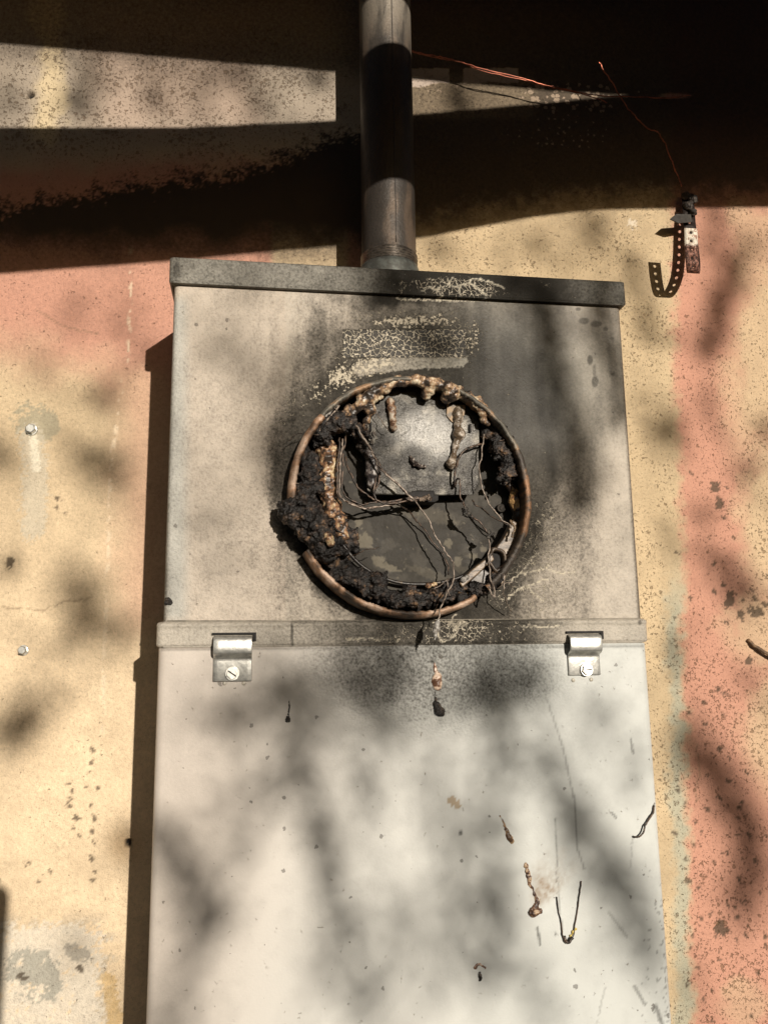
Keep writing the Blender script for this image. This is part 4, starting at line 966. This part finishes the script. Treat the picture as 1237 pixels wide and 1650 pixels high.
debris('melted_fleck', [(766, 1558, CD, .0016), (770, 1554, CD, .0012), (776, 1556, CD, .0010), (782, 1560, CD, .0010)], AMB, 'little curved brown fleck near the bottom of the cover', 'melted plastic', DG, seed=36)
debris('melted_fleck', [(773, 1568, CD, .0013), (773, 1574, CD, .0016), (773, 1580, CD, .0013)], BLK, 'little dark seed shaped fleck at the very bottom of the cover', 'melted plastic', DG, seed=37)
vw = thing('wire_loop', V(914, 1520, CD), 'thin dark V shaped wire loop with a yellow scrap caught in it', 'wire loop')
wire([(896, 1445, CD + .001), (903, 1485, CD + .001), (908, 1512, CD + .0015), (914, 1519, CD + .002), (921, 1514, CD + .002), (926, 1490, CD + .001), (932, 1450, CD + .001), (936, 1420, CD + .001)], .00042, M_WIRE, vw, 'loop_wire', 8, .0001, 2)
wire([(908, 1508, CD + .001), (914, 1519, CD + .002), (922, 1510, CD + .002)], .0010, M_WIRE, vw, 'loop_bend', 8, .0001, 2)
gunk('yellow_scrap', [(919, 1508, CD + .001, .0011, .5), (923, 1502, CD + .001, .0014, .5), (927, 1497, CD + .001, .0011, .5)], m_plain('yellow_scrap_skin', (.70, .55, .16), (.5, .36, .08), .5, 0, 300), vw, AMB, .0005, .0004, 400, 260, 38, .0002)
lc = loose([(1019, 1347, CD + .001), (1028, 1349, CD + .003), (1036, 1340, CD + .003), (1041, 1325, CD + .002), (1050, 1313, CD + .002), (1054, 1298, CD + .001)], .0006, M_WIRE, 'charred_strand', 'curled black charred strand at the right edge of the cover', 'charred strand', None, .0001, 9)
o = gunk('tar_spot', [(270, 966, D, .0022, .6), (274, 970, D, .0024, .6), (268, 972, D, .0018, .6)], M_CHAR, None, BLK, .0005, .0014, 420, 260, 39, .0004)
tag(o, 'black tarry spot on the left edge of the box above the flange', 'tar spot')

# ================================================================== SHADE CASTERS, out of the frame
def board(name, pts, dist, thick, label, cat, mat):
    """board standing dist in front of the wall whose shadow outline on the wall is given in photo pixels"""
    k = dist / -SUN[1]; bm = bmesh.new(); f_ = []; b_ = []
    for x, y in pts:
        p = at(x, y, 0) if isinstance(x, (int, float)) else x
        q = Vector(p) + Vector(SUN) * k; f_.append(bm.verts.new(q)); b_.append(bm.verts.new(q + Vector((0, -thick, 0))))
    bm.faces.new(f_); bm.faces.new(b_[::-1]); n = len(f_)
    for i in range(n): bm.faces.new((f_[i], b_[i], b_[(i + 1) % n], f_[(i + 1) % n]))
    return tag(bm_obj(name, bm, mat, None, False), label, cat)
M_WOOD = m_plain('weathered_wood', (.22, .15, .10), (.15, .10, .065), .8, 0, 40, .4)
board('shade_beam', [(-700, 216), (0, 205), (300, 205), (532, 194), (700, 181), (980, 156), (1100, 150), (1700, 120), (1900, 325), (1237, 331), (960, 335), (850, 349), (670, 382), (535, 394), (275, 418), (0, 439), (-700, 500)], .42, .012, 'weathered wooden beam above the frame casting the wide dark band', 'beam', M_WOOD)
eave = board('roof_eave', [(-900, -20), (0, 66), (530, 110), (665, 124), (900, 144), (1080, 154), (1700, 175), (2300, -1100), (-1500, -1100)], .42, .014, 'wooden roof fascia board above the frame shading the top of the wall', 'roof', M_WOOD)

# added slab over the viewer cuts sky light but lets the low sun pass
bm = bmesh.new(); z0 = at(640, -60, 0)[2] + .10
pr = [(-2.4, -.44, z0 + .05), (2.0, -.44, z0 + .05), (2.0, -2.15, z0 + .05 + 1.71 * .26), (-2.4, -2.15, z0 + .05 + 1.71 * .26)]
lo_ = [bm.verts.new(p) for p in pr]; hi_ = [bm.verts.new((p[0], p[1], p[2] + .08)) for p in pr]
bm.faces.new(lo_); bm.faces.new(hi_[::-1])
for i in range(4): bm.faces.new((lo_[i], hi_[i], hi_[(i + 1) % 4], lo_[(i + 1) % 4]))
tag(bm_obj('sky_blocker', bm, M_WOOD, None, False), 'added dark wooden slab sloping above the viewer, unseen, blocking upper sky light', 'roof')

sky_screen = thing('sky_screen', (0, -4.2, -1.5), 'added low screen of dark boards behind the viewer, unseen, blocking sky light', 'sky_screen')  # added screen, never seen, cuts sky light from the low horizon
for fx in np.arange(-6, 7.6, .15):
    bm = bmesh.new(); box(bm, fx, fx + .143, -4.22, -4.20, -1.5, .32 + rng.random() * .03); bm_obj('board', bm, M_WOOD, sky_screen, False)
bm = bmesh.new(); box(bm, -6, 7.6, -4.25, -4.222, -.2, -.12); bm_obj('rail', bm, M_WOOD, sky_screen, False)

# tree: clumps of leaves between the sun and the wall; strokes say where their soft shade falls
STR = [
 ('b', [(320, 1165), (400, 1140), (460, 1128), (520, 1115), (600, 1130), (645, 1180)], 24, .8), ('b', [(440, 1065), (480, 1120), (468, 1195)], 22, .65), ('b', [(600, 1010), (620, 1075), (600, 1105)], 24, .5),
 ('b', [(780, 1060), (760, 1120), (790, 1160), (800, 1250), (780, 1330), (790, 1420), (780, 1600)], 24, .62), ('b', [(880, 1080), (830, 1100), (790, 1150)], 22, .7), ('b', [(470, 1220), (505, 1330), (535, 1420), (560, 1550)], 18, .65),
 ('b', [(420, 1240), (360, 1330), (320, 1420)], 18, .45), ('b', [(250, 1330), (290, 1400), (318, 1450), (350, 1510)], 19, .66), ('b', [(900, 1280), (930, 1350), (980, 1420), (1020, 1500), (1060, 1600)], 24, .55), ('b', [(640, 1420), (645, 1650)], 28, .35),
 ('b', [(270, 1610), (290, 1660)], 26, .5), ('b', [(860, 1160), (880, 1260)], 20, .3), ('b', [(960, 1100), (965, 1210)], 20, .35), ('b', [(480, 560), (445, 640), (450, 720), (430, 800)], 20, .55), ('b', [(1010, 1440), (930, 1370), (900, 1300)], 18, .3),
 ('b', [(865, 485), (885, 540), (895, 600), (925, 680), (935, 760), (925, 820)], 20, .9), ('b', [(965, 440), (960, 530), (990, 600), (995, 680)], 18, .85), ('b', [(400, 430), (390, 520), (370, 590)], 18, .3), ('b', [(610, 440), (640, 480)], 28, .7),
 ('b', [(690, 545), (720, 560)], 24, .8), ('b', [(840, 850), (850, 930)], 22, .45), ('b', [(500, 870), (560, 1050)], 18, .25), ('b', [(820, 460), (860, 470)], 18, .8), ('b', [(620, 700), (610, 760)], 18, .4), ('b', [(320, 1490), (280, 1560)], 18, .3),
 ('w', [(160, 630), (180, 650)], 18, .6), ('w', [(135, 728), (170, 745), (198, 792)], 20, .75), ('w', [(16, 895), (16, 925)], 9, .9), ('w', [(100, 915), (135, 955), (130, 1010), (108, 1048)], 20, .8), ('w', [(150, 1012), (215, 1022)], 18, .8),
 ('w', [(60, 1140), (0, 1195)], 22, .9), ('w', [(115, 480), (130, 520)], 20, .3), ('w', [(205, 470), (215, 560)], 18, .3), ('w', [(0, 700), (5, 760)], 20, .6), ('w', [(125, 1515), (135, 1545)], 14, .55), ('w', [(240, 560), (180, 640)], 12, .2),
 ('w', [(145, 110), (130, 190)], 20, .6), ('w', [(230, 80), (265, 200)], 9, .6), ('w', [(365, 100), (400, 140), (440, 195)], 16, .75), ('w', [(300, 120), (330, 190)], 14, .35), ('w', [(505, 120), (520, 140)], 14, .5), ('w', [(20, 110), (0, 200)], 18, .4),
 ('w', [(950, 345), (965, 400)], 22, .65), ('w', [(1000, 400), (1030, 470), (1050, 560)], 22, .6), ('w', [(1195, 420), (1150, 510), (1140, 580)], 22, .85), ('w', [(1060, 660), (1085, 720)], 20, .8), ('w', [(1235, 400), (1190, 400)], 18, .5),
 ('w', [(1150, 330), (1140, 420)], 16, .5), ('w', [(1120, 840), (1145, 810)], 18, .4), ('w', [(1150, 915), (1215, 965)], 20, .8), ('w', [(1085, 1000), (1090, 1090)], 14, .55), ('w', [(1085, 1190), (1150, 1250), (1200, 1330), (1212, 1430), (1185, 1470)], 26, .85),
 ('w', [(1237, 690), (1230, 760)], 16, .5), ('w', [(720, 395), (740, 430)], 20, .3), ('w', [(830, 390), (800, 430)], 20, .35), ('w', [(730, 140), (745, 180)], 14, .95), ('w', [(1190, 1080), (1237, 1130)], 16, .4), ('w', [(1100, 880), (1180, 900)], 12, .35), ('w', [(980, 150), (995, 160)], 14, .6),
 ('w', [(1100, 1560), (1130, 1640)], 18, .3),
 ('b', [(545, 1170), (580, 1260), (600, 1340)], 16, .4), ('b', [(700, 1180), (690, 1300), (720, 1450), (740, 1600)], 16, .35), ('b', [(860, 1200), (910, 1290), (990, 1410), (1050, 1500)], 15, .4), ('b', [(470, 1210), (420, 1300), (370, 1400), (300, 1560)], 14, .3),
 ('b', [(500, 1500), (560, 1600), (600, 1660)], 18, .4), ('b', [(780, 1480), (850, 1580), (880, 1650)], 16, .4), ('b', [(1000, 1180), (1030, 1260)], 14, .3), ('b', [(330, 500), (400, 640), (420, 760)], 14, .3), ('b', [(290, 700), (330, 820), (340, 900)], 16, .25),
 ('w', [(1130, 600), (1160, 700), (1210, 800)], 14, .35), ('w', [(1110, 1140), (1160, 1230), (1237, 1360)], 14, .5), ('w', [(1020, 600), (1060, 760), (1080, 900)], 12, .35), ('w', [(60, 560), (110, 700), (150, 860)], 12, .3), ('w', [(20, 1000), (90, 1100), (160, 1180)], 12, .3), ('w', [(860, 370), (900, 440)], 16, .35), ('w', [(690, 390), (700, 440)], 12, .3)]
tree = thing('tree', (1.9, -2.4, -1.5), 'leafy tree standing behind the viewer, its branches dappling the wall', 'tree')
kb = m_plain('tree_bark', (.14, .10, .07), (.08, .06, .04), .9, 0, 30, .6); kl = m_plain('tree_leaf', (.07, .11, .03), (.05, .09, .02), .6, 0, 20, .1)
LV = []; LF = []
def leaf(p, s, rnd):
    a = Vector((rnd.gauss(0, 1), rnd.gauss(0, 1), rnd.gauss(0, 1))).normalized(); b = (a.cross(Vector((rnd.gauss(0, 1), rnd.gauss(0, 1), rnd.gauss(0, 1))))).normalized(); n = a.cross(b) * s * .12
    i = len(LV); LV.extend([p - a * s * .6, p + b * s * .3 + n, p + a * s * .6, p - b * s * .3 + n]); LF.append((i, i + 1, i + 2, i + 3))
rn = random.Random(5); S_ = Vector(SUN); nodes = []
for surf, pts, hw, op in STR:
    dsurf = D if surf == 'b' else 0; L = 2.7 + rn.uniform(-.3, .4)
    W3 = [V(x, y, dsurf) for x, y in pts]; ln = sum((b - a).length for a, b in zip(W3[:-1], W3[1:])); h = hw / (1500. if op >= .85 else 1150.); op *= (.86 if op >= .85 else .66)
    area = (ln + 2 * h) * 2.2 * h; s = .0095; cnt = int(-math.log(max(1 - op, .06)) * area / (s * s * .36 * .55) * 1.0) + 1
    cum = [0]
    for a, b in zip(W3[:-1], W3[1:]): cum.append(cum[-1] + (b - a).length)
    for k in range(cnt):
        t = rn.random() * ln; i = max(j for j in range(len(W3) - 1) if cum[j] <= t + 1e-9); q = W3[i].lerp(W3[i + 1], (t - cum[i]) / max(cum[i + 1] - cum[i], 1e-6))
        q = q + Vector((rn.gauss(0, h * .62), 0, rn.gauss(0, h * .62))) + S_ * (L + rn.uniform(-.12, .12)); leaf(q, s * rn.uniform(.7, 1.3), rn)
    nodes.append([w + S_ * L for w in W3])
# thin foliage in uneven drifts over the whole view
for k in range(4600):
    w = Vector((rn.uniform(-.36, .45), 0, rn.uniform(-.32, .66))); u, v_ = w.x * .90 + w.z * .42, -w.x * .42 + w.z * .90
    if fbm(np.array([u * 13.]), np.array([v_ * 3.6]), 77, 2)[0] < .47 + .16 * rn.random(): continue
    leaf(w + S_ * (2.9 + rn.uniform(-.3, .5)), .0105 * rn.uniform(.7, 1.3), rn)
# rest of the crown, whose shade falls beyond the frame
for k in range(5200):
    q = Vector((rn.gauss(1.9, .45), rn.gauss(-2.5, .4), rn.gauss(1.5, .4))); t = -q.y / S_.y; w = q + S_ * t
    if -.50 < w.x < .58 and -.5 < w.z < .8: continue
    leaf(q, .05 * rn.uniform(.7, 1.3), rn)
me_v = np.array([tuple(v) for v in LV]); crown = mesh_obj('crown', me_v, np.array(LF), kl, tree, False)
bm = bmesh.new(); trunk_pts = spline([(1.9, -2.4, -1.5), (1.86, -2.42, -.6), (1.92, -2.38, .2), (1.85, -2.45, .9), (1.95, -2.5, 1.8)], 6); tube(bm, trunk_pts, list(np.linspace(.13, .04, len(trunk_pts))), 14)
for z0, tx, tz in ((.5, 1.35, .95), (.9, 1.2, 1.3), (1.2, 2.5, 1.9), (.8, 2.5, 1.4)): 
    P = spline([(1.88, -2.43, z0), ((1.88 + tx) / 2, -2.4, (z0 + tz) / 2 + .06), (tx, -2.35, tz)], 6); tube(bm, P, list(np.linspace(.045, .012, len(P))), 8)
bm_obj('trunk', bm, kb, tree)
for P in nodes:
    if len(P) >= 4:
        bm = bmesh.new(); tube(bm, [p + Vector((0, .02, 0)) for p in P], list(np.linspace(.0035, .0015, len(P))), 5); bm_obj('branch', bm, kb, tree)

# the viewer's own phone, whose corner shades the lower left of the wall
ph = thing('mobile_phone', CAM + np.array([.0, -.012, -.05]), 'dark mobile phone at the viewpoint, its rounded corner shading the wall low left', 'phone')
def phone():
    c0 = V(18, 1424, 0); k = .71; tr = c0 + Vector(SUN) * (k / -SUN[1]); w, h, r = .075, .150, .010
    bm = bmesh.new(); fr = []; bk = []
    for cx_, cz_, a0 in ((tr.x - r, tr.z - r, 0), (tr.x - w + r, tr.z - r, 90), (tr.x - w + r, tr.z - h + r, 180), (tr.x - r, tr.z - h + r, 270)):
        for t in range(7):
            a = math.radians(a0 + 15 * t); fr.append(bm.verts.new((cx_ + r * math.cos(a), tr.y, cz_ + r * math.sin(a)))); bk.append(bm.verts.new((cx_ + r * math.cos(a), tr.y - .008, cz_ + r * math.sin(a))))
    bm.faces.new(fr); bm.faces.new(bk[::-1]); n = len(fr)
    for i in range(n): bm.faces.new((fr[i], bk[i], bk[(i + 1) % n], fr[(i + 1) % n]))
    bm_obj('case', bm, m_plain('phone_case', (.03, .03, .035), rough=.4), ph, False, .001)
phone()
